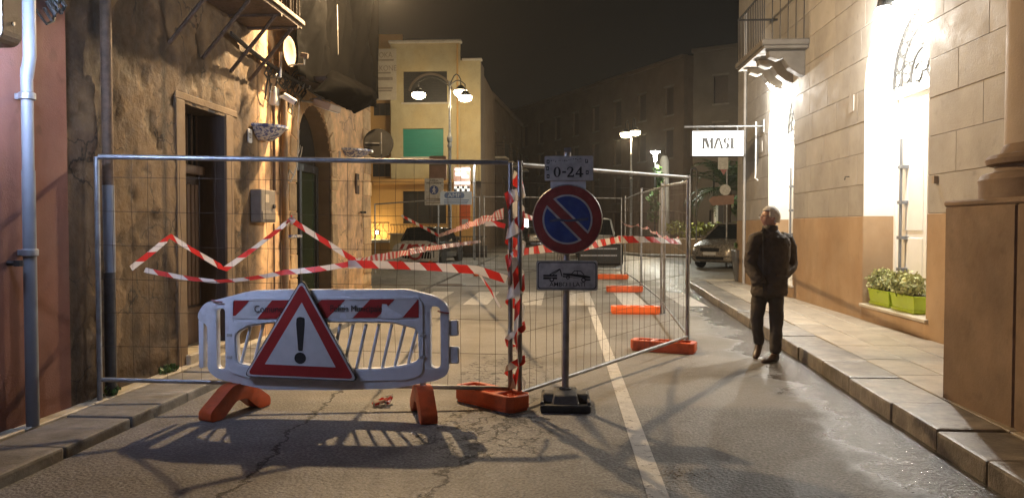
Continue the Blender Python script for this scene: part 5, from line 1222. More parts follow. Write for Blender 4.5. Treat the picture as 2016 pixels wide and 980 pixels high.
# ================================================================== WALKING MAN
def skin_mesh(name, joints, edges, root, levels=2, yscale=1.0, remesh=0, extra=None, noise_amp=0, nscale=6):
    me = bpy.data.meshes.new(name); bm = bmesh.new(); lay = bm.verts.layers.skin.verify(); vs = {}
    for k, (p, r) in joints.items():
        v = bm.verts.new(p); vs[k] = v; v[lay].radius = (r, r) if not isinstance(r, tuple) else r
    vs[root][lay].use_root = True
    for a, b2 in edges: bm.edges.new((vs[a], vs[b2]))
    bm.to_mesh(me); bm.free()
    o = bpy.data.objects.new('skin_tmp', me); C.objects.link(o)
    sk = o.modifiers.new('skin', 'SKIN'); sk.use_smooth_shade = True
    sb = o.modifiers.new('sub', 'SUBSURF'); sb.levels = levels; sb.render_levels = levels
    dg = bpy.context.evaluated_depsgraph_get(); dg.update(); m2 = bpy.data.meshes.new_from_object(o.evaluated_get(dg)); bpy.data.objects.remove(o)
    if extra or remesh:
        bm = bmesh.new(); bm.from_mesh(m2)
        for fn in (extra or []): fn(bm)
        bm.to_mesh(m2); bm.free()
        o = bpy.data.objects.new('remesh_tmp', m2); C.objects.link(o)
        md = o.modifiers.new('rm', 'REMESH'); md.mode = 'VOXEL'; md.voxel_size = remesh
        sm = o.modifiers.new('sm', 'SMOOTH'); sm.iterations = 2; sm.factor = .5
        dg = bpy.context.evaluated_depsgraph_get(); dg.update(); m2 = bpy.data.meshes.new_from_object(o.evaluated_get(dg)); bpy.data.objects.remove(o)
    for v in m2.vertices:
        v.co.y *= yscale
        if noise_amp: v.co += v.normal*noise_amp*mnoise.fractal(v.co*nscale, 1, 2, 3)
    m2.polygons.foreach_set('use_smooth', [True]*len(m2.polygons)); m2.name = name
    return m2
def mesh_part(name, me, m, parent):
    me.materials.clear(); me.materials.append(m); o = bpy.data.objects.new(name, me); C.objects.link(o); o.parent = parent; return o
ml_ = G(1515, 709)
man = thing('person', 'grey haired man in dark jacket and trousers walking with hands in his pockets', 'person', (ml_.x, ml_.y, 0))
W[man.name] = None
LEG = dict(hr=((.06,-.01,.88),.09), kr=((.05,-.05,.49),.062), ar=((.035,-.085,.10),.043), hl=((-.085,.04,.88),.09), kl=((-.135,.03,.49),.062), al=((-.055,.21,.16),.043))
headM = Matrix.Translation((-.01,-.0,1.605)) @ Matrix.Rotation(R(-84), 4, 'Z')   # face turned to the left of the picture
def headsphere(bm):
    n, m_ = 28, 20; vv = []
    for j in range(m_+1):
        ph_ = math.pi*j/m_; row = []
        for i in range(n):
            th = 2*math.pi*i/n; x = math.sin(ph_)*math.sin(th); y = -math.sin(ph_)*math.cos(th); z = math.cos(ph_)
            f = max(0, -y)                               # frontness
            X = x*.076; Yy = y*.096; Z = z*.118
            if z < 0: X *= 1-.28*(-z); Yy += -.012*f*(-z); Yy *= (1 - .22*(-z)*(1 if y > 0 else .2))
            Yy -= .026*math.exp(-((x/.16)**2) - ((z+.10)/.17)**2)*f**2          # nose
            Yy += .012*math.exp(-((abs(x)-.36)/.2)**2 - ((z-.08)/.13)**2)*f        # eye sockets
            Yy -= .006*math.exp(-((z-.26)/.1)**2)*f                             # brow
            Yy -= .008*math.exp(-(x/.3)**2 - ((z+.46)/.08)**2)*f                 # lips
            Yy -= .010*math.exp(-(x/.3)**2 - ((z+.85)/.15)**2)*f                 # chin
            row.append(bm.verts.new(headM @ Vector((X, Yy, Z))))
        vv.append(row)
    for j in range(m_):
        for i in range(n): bm.faces.new((vv[j][i], vv[j][(i+1)%n], vv[j+1][(i+1)%n], vv[j+1][i])) if 0 < j < m_-1 else (bm.faces.new((vv[j][i], vv[j+1][(i+1)%n], vv[j+1][i])) if j == 0 else bm.faces.new((vv[j][i], vv[j][(i+1)%n], vv[j+1][i])))
    bmesh.ops.remove_doubles(bm, verts=bm.verts, dist=1e-4)
    for s in (-1, 1):
        mtx = headM @ Matrix.Translation((s*.076, .012, -.005)) @ Matrix.Diagonal((.014,.024,.034,1))
        bmesh.ops.create_uvsphere(bm, u_segments=10, v_segments=8, radius=1, matrix=mtx)
bj = dict(LEG); bj.update(pel=((-.012,.01,.93),.11), wst=((-.01,.0,1.08),.105), chs=((.0,.01,1.29),.11), nk0=((.0,.015,1.44),.062), nk1=((-.005,.005,1.53),.058),
    sr=((.165,.06,1.35),.05), er=((.245,.10,1.09),.04), wr=((.10,-.07,.98),.034), sl=((-.16,-.03,1.35),.05), el=((-.235,-.03,1.07),.045), wl=((-.16,-.16,.93),.034),
    fr=((-.0,-.11,.05),.022), fl=((-.07,.185,.09),.022))
be = [('pel','hr'),('hr','kr'),('kr','ar'),('ar','fr'),('pel','hl'),('hl','kl'),('kl','al'),('al','fl'),('pel','wst'),('wst','chs'),('chs','nk0'),('nk0','nk1'),('chs','sr'),('sr','er'),('er','wr'),('chs','sl'),('sl','el'),('el','wl')]
mesh_part('body', skin_mesh('body', bj, be, 'pel', 2, 1.0, .009, [headsphere]), m_skin, man)
tj = dict(pel=((-.012,.01,.90),.15), hr=((.065,-.01,.80),.10), kr=((.055,-.05,.47),.082), cr=((.05,-.07,.27),.074), ar=((.035,-.085,.06),.066), hl=((-.09,.04,.80),.10), kl=((-.14,.03,.50),.084), cl=((-.10,.13,.32),.072), al=((-.055,.215,.13),.062))
mesh_part('trousers', skin_mesh('trousers', tj, [('pel','hr'),('hr','kr'),('kr','cr'),('cr','ar'),('pel','hl'),('hl','kl'),('kl','cl'),('cl','al')], 'pel', 2, 1.0, .010, None, .010, 9), m_trouser, man)
def loft(mb, rows, n=24, ang=0.0):
    b0_ = len(mb.v); ca, sa = math.cos(ang), math.sin(ang)
    for z, cx_, cy_, rx, ry in rows:
        for k in range(n):
            a = 2*math.pi*k/n; x, y = rx*math.cos(a), ry*math.sin(a)
            mb.v.append(Vector((cx_+x*ca-y*sa, cy_+x*sa+y*ca, z)))
    for i in range(len(rows)-1):
        for k in range(n): mb.f.append([b0_+i*n+k, b0_+i*n+(k+1)%n, b0_+(i+1)*n+(k+1)%n, b0_+(i+1)*n+k])
    mb.f.append([b0_+k for k in range(n)][::-1]); mb.f.append([b0_+(len(rows)-1)*n+k for k in range(n)])
    return mb
jb = loft(MB(), [(.725,-.012,.0,.196,.155),(.76,-.012,.0,.205,.165),(.86,-.010,.0,.205,.17),(.98,-.006,.0,.198,.165),(1.08,.0,.0,.200,.162),(1.20,.004,.005,.210,.162),(1.31,.006,.01,.212,.155),(1.38,.004,.012,.185,.135),(1.43,.0,.015,.130,.105),(1.465,-.002,.015,.092,.088),(1.50,-.004,.014,.082,.080)], 28, R(-22))
jb.tube([(.12,.05,1.385),(.185,.06,1.36),(.225,.08,1.27),(.258,.11,1.10),(.235,.07,1.04),(.17,-.02,.985),(.09,-.115,.965)], [.075,.088,.084,.076,.075,.064,.055], 14)
jb.tube([(-.11,-.02,1.385),(-.175,-.03,1.36),(-.205,-.03,1.27),(-.228,-.02,1.09),(-.222,-.05,1.03),(-.195,-.11,.96),(-.15,-.155,.90)], [.075,.086,.082,.074,.073,.064,.056], 14)
jm = bpy.data.meshes.new('jacket'); jm.from_pydata([tuple(v) for v in jb.v], [], jb.f)
bm = bmesh.new(); bm.from_mesh(jm); bmesh.ops.recalc_face_normals(bm, faces=bm.faces); bm.to_mesh(jm); bm.free()
o = bpy.data.objects.new('remesh_tmp', jm); C.objects.link(o); md = o.modifiers.new('rm', 'REMESH'); md.mode = 'VOXEL'; md.voxel_size = .010
sm = o.modifiers.new('sm', 'SMOOTH'); sm.iterations = 4; sm.factor = .5
dg = bpy.context.evaluated_depsgraph_get(); dg.update(); jm2 = bpy.data.meshes.new_from_object(o.evaluated_get(dg)); bpy.data.objects.remove(o)
for v in jm2.vertices:
    q = v.co; f = mnoise.fractal(Vector((q.x*7+q.z*3, q.y*7, q.z*9-q.x*4)), 1, 2, 3); g_ = abs(mnoise.noise(Vector((q.x*9, q.y*9, q.z*16))))
    v.co = q + v.normal*(.012*f - .010*g_)
jm2.polygons.foreach_set('use_smooth', [True]*len(jm2.polygons)); jm2.name = 'jacket'
jk = mesh_part('jacket', jm2, m_jacket, man)
build('collar', MB().lathe([(.070,1.445),(.086,1.44),(.088,1.475),(.082,1.515),(.072,1.52),(.068,1.48)], (-.004,.012,0), 20), m_jacket, jk, local=True, smooth=60)
build('zip', MB().tube([(-.085,-.03,1.49), (-.115,-.115,1.38), (-.125,-.175,1.2), (-.125,-.185,1.0), (-.12,-.175,.78)], .006, 6), m_darkmetal, jk, local=True)
for s, p in ((1, (.085,-.155,.955)), (-1, (-.17,-.175,.885))):
    build('pocket_flap', MB().obox(p, (1,.2*s,-.35*s), (.0,1,.1), .075, .012, .022), m_jacket, jk, local=True, bevel=.006)
def shoe(name, heel, toe, parent):
    h, t = Vector(heel), Vector(toe); d = t-h; L = d.length; rows = [(-.09,.030,.085),(.0,.040,.115),(.25,.042,.105),(.5,.042,.062),(.8,.044,.048),(1.02,.034,.038),(1.10,.014,.026)]
    mb = MB(); u = d.normalized(); sd = Vector((u.y, -u.x, 0)).normalized(); n = 12; up = sd.cross(u)*-1
    if up.z < 0: up = -up
    b0_ = len(mb.v)
    for f, w, ht in rows:
        c = h + d*f
        for k in range(n):
            a = 2*math.pi*k/n; zz = ht*(.5+.5*math.sin(a)) if math.sin(a) > -.5 else .25*ht*0
            mb.v.append(c + sd*w*math.cos(a) + up*zz)
    for i in range(len(rows)-1):
        for k in range(n): mb.f.append([i*n+k, i*n+(k+1)%n, (i+1)*n+(k+1)%n, (i+1)*n+k])
    mb.f.append(list(range(n))[::-1]); mb.f.append([(len(rows)-1)*n+k for k in range(n)])
    build(name, mb, m_shoe, parent, local=True, smooth=60)
shoe('shoe', (.055,-.065,.004), (-.115,-.185,.004), man)
shoe('shoe', (-.045,.235,.115), (-.125,.10,.006), man)
hb = bmesh.new(); bmesh.ops.create_uvsphere(hb, u_segments=32, v_segments=20, radius=1)
for v in list(hb.verts):
    d = v.co.copy(); front = -d.y; keep = d.z > (.50 if front > .45 else (-.02 if front > .0 else -.55))
    if not keep: hb.verts.remove(v); continue
    n_ = .006*mnoise.fractal(d*7, 1, 2, 3); v.co = Vector((d.x*.091, d.y*.113+.005, d.z*.130+.003)) * (1+n_*6)
hm = bpy.data.meshes.new('hair'); hb.to_mesh(hm); hb.free(); hm.transform(headM); hm.polygons.foreach_set('use_smooth', [True]*len(hm.polygons))
hair = mesh_part('hair', hm, m_hair, man); sdm = hair.modifiers.new('thick', 'SOLIDIFY'); sdm.thickness = .012
gl = MB()
for s in (-1, 1):
    ce = Vector((s*.034, -.101, .016)); gl.tube([headM @ (ce + Vector((.026*math.cos(2*math.pi*k/14), 0, .019*math.sin(2*math.pi*k/14)))) for k in range(15)], .0025, 5, caps=False)
    gl.tube([headM @ Vector(q) for q in ((s*.06,-.099,.02),(s*.078,-.05,.022),(s*.082,.015,.018))], .0025, 5)
gl.tube([headM @ Vector(q) for q in ((-.009,-.103,.018),(.009,-.103,.018))], .0025, 5)
build('glasses', gl, m_chrome, man, local=True)
# ================================================================== VEHICLES
def car(name, label, cat, loc, rz, paint, L=4.0, Wd=1.7, H=1.5, hood=.95, nose=.62, tail=.98, ya=-.95, yb=-.30, yc=1.45, yd=1.85, group=None, bumper=None):
    t = thing(name, label, cat, (loc[0], loc[1], 0), rz, group); W[t.name] = None
    w = Wd/2; zb = .22
    st = [(-L/2, .72, zb+.10, nose-.10), (-L/2+.06, .86, zb+.04, nose+.0), (-L/2+.25, .95, zb, nose+.08), (-L/2+.6, .99, zb, (nose+hood)/2+.06), (ya, 1.0, zb, hood), (0, 1.0, zb, hood+.02), (yd-.2, 1.0, zb, tail), (L/2-.2, .97, zb, tail), (L/2-.05, .90, zb+.05, tail-.06), (L/2, .80, zb+.12, tail-.16)]
    mb = MB(); n = None
    for y, fw, z0, z1 in st:
        W_ = w*fw; h = z1-z0
        half_ = [(0, z0), (W_*.86, z0), (W_*.97, z0+.10*h), (W_, z0+.42*h), (W_*.985, z0+.70*h), (W_*.93, z0+.93*h), (W_*.78, z1), (0, z1+.025)]
        ring_ = half_ + [(-x, z) for x, z in half_[-2:0:-1]]; n = len(ring_)
        mb.v += [Vector((x, y, z)) for x, z in ring_]
    for i in range(len(st)-1):
        for k in range(n): mb.f.append([i*n+k, i*n+(k+1)%n, (i+1)*n+(k+1)%n, (i+1)*n+k])
    mb.f.append(list(range(n))[::-1]); mb.f.append([(len(st)-1)*n+k for k in range(n)])
    build('body', mb, paint, t, local=True, smooth=45)
    wb, wr_, zr = w*.90, w*.72, H-.05
    g8 = [(-wb,ya,hood-.03),(wb,ya,hood-.03),(wb,yd,tail-.03),(-wb,yd,tail-.03),(-wr_,yb,zr),(wr_,yb,zr),(wr_,yc,zr),(-wr_,yc,zr)]
    gh = build('glasshouse', MB().add(g8, [(4,5,6,7),(0,1,5,4),(1,2,6,5),(2,3,7,6),(3,0,4,7)]), m_glassdk, t, local=True)
    rb = MB(); nr = 8
    for i in range(nr+1):
        f = i/nr; y = yb-.06+(yc-yb+.12)*f; zc = zr+.05*math.sin(math.pi*min(1, max(0, .08+.84*f)))
        for x, dz in ((-wr_*1.04,-.03),(-wr_*.85,.015),(0,.03),(wr_*.85,.015),(wr_*1.04,-.03)): rb.v.append(Vector((x, y, zc+dz)))
    for i in range(nr):
        for k in range(4): rb.f.append([i*5+k, i*5+k+1, (i+1)*5+k+1, (i+1)*5+k])
    build('roof', rb, paint, t, local=True, smooth=60, clean=False, solid=.04)
    g = [Vector(q) for q in g8]
    for a, b2 in ((0,4),(1,5),(2,6),(3,7)): build('pillar', MB().tube([g[a], g[b2]], .045, 6), paint, t, local=True, smooth=60)
    for s in (-1, 1):
        ym = (yb+yc)/2-.1; build('pillar', MB().tube([(s*wb, ym+.05, hood), (s*wr_, ym, zr)], .04, 6), m_carblack, t, local=True, smooth=60)
        build('mirror', MB().obox((s*(w+.06), ya+.30, hood+.06), (1,0,0), (0,1,0), .09, .06, .07), paint, t, local=True, bevel=.03, seg=2)
        build('headlamp', MB().add([(s*w*.48,-L/2+.035,nose-.10),(s*w*.90,-L/2+.16,nose-.08),(s*w*.93,-L/2+.34,nose+.06),(s*w*.55,-L/2+.10,nose+.035),(s*w*.48,-L/2+.12,nose-.10),(s*w*.88,-L/2+.28,nose-.08),(s*w*.88,-L/2+.40,nose+.04),(s*w*.55,-L/2+.2,nose+.02)], [(0,1,2,3),(4,7,6,5),(0,4,5,1),(1,5,6,2),(2,6,7,3),(3,7,4,0)]), m_headlamp, t, local=True)
        build('tail_lamp', MB().box(s*w*.80-.10, s*w*.80+.08, L/2-.10, L/2-.015, tail-.32, tail-.08), m_taillamp, t, local=True, bevel=.02)
        for y in (-L/2+.78, L/2-.72):
            wh = build('wheel', MB().lathe([(.19,-.10),(.29,-.10),(.315,-.07),(.315,.07),(.29,.10),(.19,.10)], (s*(w-.09), y, .315), 24, ax='x'), m_tyre, t, local=True, smooth=50)
            build('rim', MB().lathe([(.0,.085),(.07,.09),(.17,.075),(.195,.095),(.195,.0),(0,.0)] if s > 0 else [(.0,-.085),(.07,-.09),(.17,-.075),(.195,-.095),(.195,.0),(0,.0)], (s*(w-.09), y, .315), 20, ax='x'), m_rim, wh, local=True, smooth=40)
            build('wheel_arch', MB().plate(circ(y, .33, .375, 20, 0, math.pi), s*(w-.0), s*(w+.006), 'yz'), m_carblack, t, local=True)
    gr_ = build('grille', MB().box(-w*.42, w*.42, -L/2-.012, -L/2+.05, nose-.15, nose-.03), m_carblack, t, local=True)
    for z in (nose-.115, nose-.075, nose-.035): build('grille_bar', MB().box(-w*.41, w*.41, -L/2-.02, -L/2-.01, z-.010, z+.010), m_chrome, gr_, local=True)
    build('lower_grille', MB().box(-w*.62, w*.62, -L/2-.008, -L/2+.06, .33, .43), m_carblack, t, local=True)
    build('number_plate', MB().box(-.25, .25, -L/2-.025, -L/2-.008, nose-.285, nose-.175), m_plate, t, local=True)
    build('number_plate', MB().box(-.25, .25, L/2-.02, L/2+.012, tail-.42, tail-.31), m_plate, t, local=True)
    build('bumper', MB().plate([(-w*.80,-L/2-.03),(w*.80,-L/2-.03),(w*.99,-L/2+.22),(w*.95,-L/2+.22),(w*.76,-L/2+.02),(-w*.76,-L/2+.02),(-w*.95,-L/2+.22),(-w*.99,-L/2+.22)], .43, nose-.29 if nose-.29 > .46 else .50, 'xy'), bumper or paint, t, local=True, bevel=.02)
    build('bumper', MB().plate([(-w*.80,L/2+.03),(w*.80,L/2+.03),(w*.98,L/2-.2),(-w*.98,L/2-.2)], .36, .56, 'xy'), bumper or paint, t, local=True, bevel=.02)
    return t
p = G(1397, 529)
car('minivan', 'silver brown minivan parked nose out of the side street by the shop corner', 'car', (p.x+2.15*.64, p.y+2.15*.77), R(-40), m_carpaint, L=4.3, Wd=1.78, H=1.66, hood=1.06, nose=.78, tail=1.05, ya=-1.25, yb=-.35)
pc = PY(822, 500, 30)
car('small_car', 'small black hatchback parked behind the far barrier, rear window facing the street', 'car', (pc.x+.35, pc.y+1.9), R(168), m_carblack, L=3.5, Wd=1.62, H=1.50, hood=.95, nose=.65, tail=.98, ya=-.85, yb=-.3, yc=1.40, yd=1.70)
p = PY(1185, 450, 37)
car('white_car', 'white estate car with dark windows behind the no parking disc', 'car', (p.x-.25, 39.2), R(180), m_carwhite, L=4.4, Wd=1.85, H=1.92, hood=1.12, nose=.78, tail=1.15, ya=-1.1, yb=-.4, yc=1.85, yd=2.1)
p = PY(963, 455, 62)
car('beige_car', 'pale beige car parked far down the street left of the taped post', 'car', (p.x, 64), R(176), m_carpale, group='cars parked far down the street')
p = PY(1020, 455, 64)
car('dark_car', 'dark grey car parked far down the street below the lit shop doors', 'car', (p.x, 66), R(186), m_cargrey, group='cars parked far down the street')
p = PY(1055, 455, 63)
car('grey_car', 'grey car half hidden behind the round disc, far down the street', 'car', (p.x-.1, 65), R(186), m_carpaint, group='cars parked far down the street')
# low dark barrier block behind the second foot
t = thing('kerb_barrier', 'low dark roadside barrier block with two pale rails behind the disc', 'road barrier', (1.6, 31, 0))
a = PY(1138, 512, 31); b2 = PY(1226, 480, 31)
build('block', MB().box(a.x, b2.x, 30.7, 31.4, 0.0, b2.z), m_darkmetal, t, bevel=.05)
for zz in (.35, .62): build('rail', MB().box(a.x+.1, b2.x-.25, 30.66, 30.71, zz, zz+.05), m_rim, t)
# second police barrier in front of the black car
pb2 = PY(818, 500, 29)
b2r = thing('road_barrier', 'dirty white plastic barrier with a round prohibition sign in front of the black hatchback', 'road barrier', (pb2.x, 29, 0), R(-9)); W[b2r.name] = None
hw_ = .86
build('body', MB().plate(rpoly([(-hw_-.05,.2),(hw_+.05,.2),(hw_+.08,.62),(hw_,.84),(.45,.98),(-.45,.98),(-hw_,.80),(-hw_-.08,.6)], .06), -.03, .03, 'xz', [rpoly([(-.72,.30),(.62,.30),(.64,.55),(.2,.60),(-.3,.60),(-.74,.55)], .04), rpoly([(.70,.34),(.76,.34),(.76,.7),(.70,.7)], .02)]), m_signgrey, b2r, local=True, bevel=.012)
for k in range(12): x = -.66+k*.112; build('slat', MB().tube([(x+.03,0,.62),(x-.03,0,.28)], .012, 6), m_signgrey, b2r, local=True)
st2 = build('sticker', MB().plate([(-.66,.66),(.66,.66),(.66,.86),(-.66,.86)], -.036, -.031, 'xz'), m_sticker, b2r, local=True)
for k in range(5): x = -.64+k*.27; build('red_stripe', MB().plate([(x,.66),(x+.13,.66),(x+.24,.86),(x+.11,.86)] if k < 4 else [(x,.66),(x+.13,.66),(x+.2,.86),(x+.11,.86)], -.039, -.035, 'xz'), m_red, st2, local=True)
for x in (-.6, .6): build('foot', MB().plate([(-.3,0),(-.3,.06),(-.05,.22),(.05,.22),(.3,.06),(.3,0)], x-.05, x+.05, 'yz'), m_orange, b2r, local=True, bevel=.01)
rs = thing('round_sign', 'round red bordered white prohibition sign hung on the far barrier', 'sign', (pb2.x, 28.9, .55), R(-9)); W[rs.name] = None
build('disc', MB().lathe([(.30,-.012),(.30,.004),(.0,.004)], (0,0,0), 32, ax='y'), m_red, rs, local=True)
build('white_field', MB().lathe([(.215,-.016),(.215,-.008),(.0,-.008)], (0,0,0), 32, ax='y'), m_signgrey, rs, local=True)
# ================================================================== STREET LAMPS
def lampost(label, x, y, H, heads, energy, col, glass, k=1.0, post_top=None):
    t = thing('street_lamp', label, 'street lamp', (x, y, 0), group='lamps along the street')
    zt = post_top or H
    prof = [(.17,0),(.17,.25),(.14,.32),(.14,.9),(.10,1.0),(.075,1.1),(.065,H*.62),(.09,H*.625),(.11,H*.635),(.07,H*.65),(.12,H*.668),(.12,H*.68),(.07,H*.695),(.05,H*.71),(.048,H*.84),(.07,H*.845),(.07,H*.855),(.045,H*.865),(.04,zt)]
    build('post', MB().lathe([(r*k, z) for r, z in prof], (x, y, 0), 14), m_zinc, t, smooth=40)
    for dx, dy, dz in heads:
        z = H+dz; pts = [(x, y, H*.97)] + [(x+dx*f, y+dy*f, H*.97 + (z+.62-H*.97)*math.sin(f*math.pi*.62)/math.sin(math.pi*.62)*1.0 + .25*math.sin(math.pi*f)) for f in (.2,.4,.6,.8,1.0)] + [(x+dx, y+dy, z+.25)]
        build('arm', MB().tube(pts, .028, 6), m_darkmetal, t, smooth=60)
        hd = build('lamp_head', MB().lathe([(.05,z+.34),(.13,z+.30),(.20,z+.20),(.30,z+.08),(.33,z+.0),(.31,z+.0)], (x+dx, y+dy, 0), 18), m_darkmetal, t, smooth=50)
        build('lamp_glass', MB().lathe([(.325,z+.06),(.345,z-.0),(.31,z-.13),(.20,z-.20),(.0,z-.22)], (x+dx, y+dy, 0), 18), glass, hd, smooth=60)
        ld = bpy.data.lights.new('street_lamp_light', 'POINT'); ld.energy = energy; ld.color = col; ld.shadow_soft_size = .2
        lo = bpy.data.objects.new('street_lamp_light', ld); C.objects.link(lo); lo.parent = t; lo.location = (dx, dy, z-.36)
    return t
b_ = G(886, 506); z0 = PY(885, 190, b_.y).z
s_ = b_.y/FPX
lampost('tall three headed street lamp before the yellow building', b_.x, b_.y, PY(885, 160, b_.y).z, [((825-885)*s_, -.2, PY(0,186,b_.y).z-PY(0,160,b_.y).z), (20*s_, .4, PY(0,178,b_.y).z-PY(0,160,b_.y).z), (33*s_, -.5, PY(0,194,b_.y).z-PY(0,160,b_.y).z)], 56, (1,.80,.50), e_warm, 1.2)
x2 = PY(1243, 270, 49)
lampost('two headed street lamp on the right beyond the wire fences', x2.x, 49, x2.z, [(-.38, -.3, .15), (.28, .5, .36)], 330, (1,.74,.42), e_warm, 1.2)
x4 = PY(1178, 318, 72)
lampost('distant warm street lamp peeping right of the hours plate', x4.x, 72, x4.z, [(-.3, 0, .1)], 320, (1,.66,.34), e_warm, 1.2)
# small garden lamp with a climbing shrub
p = PY(1290, 300, 40)
t = thing('garden_lamp', 'small white garden lamp above a lit green shrub', 'street lamp', (p.x, 40, 0))
build('post', MB().tube([(p.x, 40, 0), (p.x, 40, p.z-.1)], .04, 8), m_darkmetal, t)
build('lamp_glass', MB().lathe([(.06,p.z-.45),(.10,p.z-.05),(.24,p.z),(.24,p.z+.04),(0,p.z+.08)], (p.x, 40, 0), 14), e_white, t, smooth=40)
ld = bpy.data.lights.new('garden_lamp_light', 'POINT'); ld.energy = 300; ld.color = (.95,1,.85); ld.shadow_soft_size = .1
lo = bpy.data.objects.new('garden_lamp_light', ld); C.objects.link(lo); lo.parent = t; lo.location = (0, -.35, p.z-.3)
t = thing('shrub', 'slim shrub climbing round the garden lamp post, lit green', 'shrub', (p.x, 40.2, 0))
mbf = MB()
for k in range(9):
    m2 = leaf_clump(60, p.x+random.uniform(-.25,.35), 40.1, 2.0+k*.31, .42*(1-k*.06), .4, .25, .22, 200+k); mbf.add(m2.v, m2.f)
build('crown', mbf, m_leaf, t, clean=False); build('trunk', MB().tube([(p.x, 40.25, 0), (p.x+.1, 40.2, 2), (p.x+.05, 40.2, 4.6)], [.06,.045,.015], 7), m_bark, t)
# ================================================================== YELLOW BUILDING
YY = 42.0
yb_ = thing('yellow_building', 'yellow three storey corner building with green roller shutter', 'building', PY(840, 500, YY))
def Yp(x0, x1, y0, y1, Y=YY): a = PY(x0, y1, Y); b2 = PY(x1, y0, Y); return a.x, b2.x, a.z, b2.z
def rect(x0, x1, z0, z1): return [(x0,z0),(x1,z0),(x1,z1),(x0,z1)]
main = Yp(770, 905, 84, 352); holes = [Yp(794, 880, 140, 202), Yp(793, 873, 253, 309)]
build('wall', MB().plate(rect(*main), YY, YY+.35, 'xz', [rect(*h) for h in holes]), m_yellow, yb_)
wing = Yp(905.5, 945, 118, 356); build('wall', MB().box(wing[0], wing[1], YY+.12, YY+.5, wing[2], wing[3]), m_yellow, yb_)
bk = Yp(690, 770, 60, 352); h2 = [Yp(735, 768, 203, 228, YY+.9), Yp(733, 768, 322, 348, YY+.9)]
build('wall', MB().plate(rect(bk[0]-1, bk[1]+.4, bk[2], bk[3]), YY+.9, YY+1.2, 'xz', [rect(*h) for h in h2]), m_ochre, yb_)
build('side_wall', MB().box(wing[1]-.3, wing[1], YY+.5, YY+2.2, 0, wing[3]-.02).box(bk[0]-1, wing[1]-.4, YY+1.25, YY+14, 0, main[3]-.6), m_dkstone2, yb_)  # dark brown stands for shade on the unlit side
gf = Yp(690, 905, 352, 505); gh_ = [Yp(793, 878, 376, 440, YY+.25)]
build('wall', MB().plate(rect(gf[0]-1, gf[1], -.2, gf[3]-.01), YY+.25, YY+.55, 'xz', [rect(*h) for h in gh_]), m_ochre, yb_)
fb_ = Yp(735, 905, 352, 363); build('string_course', MB().box(fb_[0], fb_[1], YY-.06, YY+.25, fb_[2], fb_[3]), m_ochre, yb_, bevel=.02)
pl2 = Yp(905.5, 935, 356, 500); build('wall', MB().box(pl2[0], pl2[1], YY+.3, YY+.5, 0, pl2[3]-.01), m_ochre, yb_)
for h, m, sl_ in ((holes[0], m_darkmetal, 1), (holes[1], m_shutter, 1)):
    w_ = build('window', MB().box(h[0], h[1], YY+.14, YY+.2, h[2], h[3]), m, yb_)
    n = int((h[3]-h[2])/.085)
    if sl_:
        for k in range(n): z = h[2]+(h[3]-h[2])*k/n; build('shutter_slat', MB().box(h[0]+.02, h[1]-.02, YY+.125, YY+.145, z+.008, z+(h[3]-h[2])/n-.004), m, w_)
    build('window_sill', MB().box(h[0]-.1, h[1]+.1, YY-.06, YY+.12, h[2]-.10, h[2]-.01), m_pale_slab, w_, bevel=.01)
for h in h2 + gh_:
    yy = YY+1.05 if h in h2 else YY+.42
    w_ = build('window', MB().box(h[0], h[1], yy, yy+.05, h[2], h[3]), m_darkmetal, yb_)
    for k in range(1, 3): x = h[0]+(h[1]-h[0])*k/3; build('window_frame', MB().box(x-.03, x+.03, yy-.04, yy, h[2], h[3]), m_wood_dk, w_)
build('cornice', MB().box(main[0]-.1, main[1]+.1, YY-.16, YY+.3, main[3]-.02, main[3]+.14), m_pale_slab, yb_, bevel=.03); build('cornice', MB().box(wing[0]+.12, wing[1]+.1, YY-.02, YY+.4, wing[3]-.02, wing[3]+.1), m_pale_slab, yb_, bevel=.03)
build('rain_pipe', MB().tube([(main[1]-.12, YY-.06, 0), (main[1]-.12, YY-.06, main[3]-.1)], .05, 8), m_ochre, yb_, smooth=60)
c = PY(848, 190, YY); build('arch_moulding', MB().plate(circ(c.x, c.z, 1.28, 20, R(18), R(165)) + circ(c.x, c.z, 1.16, 20, R(165), R(18)), YY-.05, YY+.02, 'xz'), m_dkstone2, yb_)
text('lettering', 'BONUS BAR', .34, m_banner, yb_, (PY(842,186,YY).x, YY+.132, PY(842,186,YY).z-.02), width=.85) if False else None
bn = Yp(739, 781, 97, 198); 
ban = thing('banner', 'tall pale cloth banner with faded lettering hanging on the yellow building', 'banner', (bn[0], YY-.1, bn[2]))
build('cloth', MB().box(bn[0]-.15, bn[1], YY-.10, YY-.07, bn[2], bn[3]), m_banner, ban)
for s, py, sz in (('OKA', 110, .42), ('AKONE', 136, .42)):
    p = PY(760, py, YY); text('lettering', s, sz, m_bannertext, ban, (p.x, YY-.103, p.z), width=.85)
for x0, x1, py in ((741,776,120),(743,770,145),(741,774,158),(741,774,175),(744,772,180)):
    a = PY(x0, py, YY); b2 = PY(x1, py, YY); build('printed_line', MB().box(a.x, b2.x, YY-.104, YY-.101, a.z-.04, a.z+(.05 if py != 158 else .13)), m_bannertext, ban)
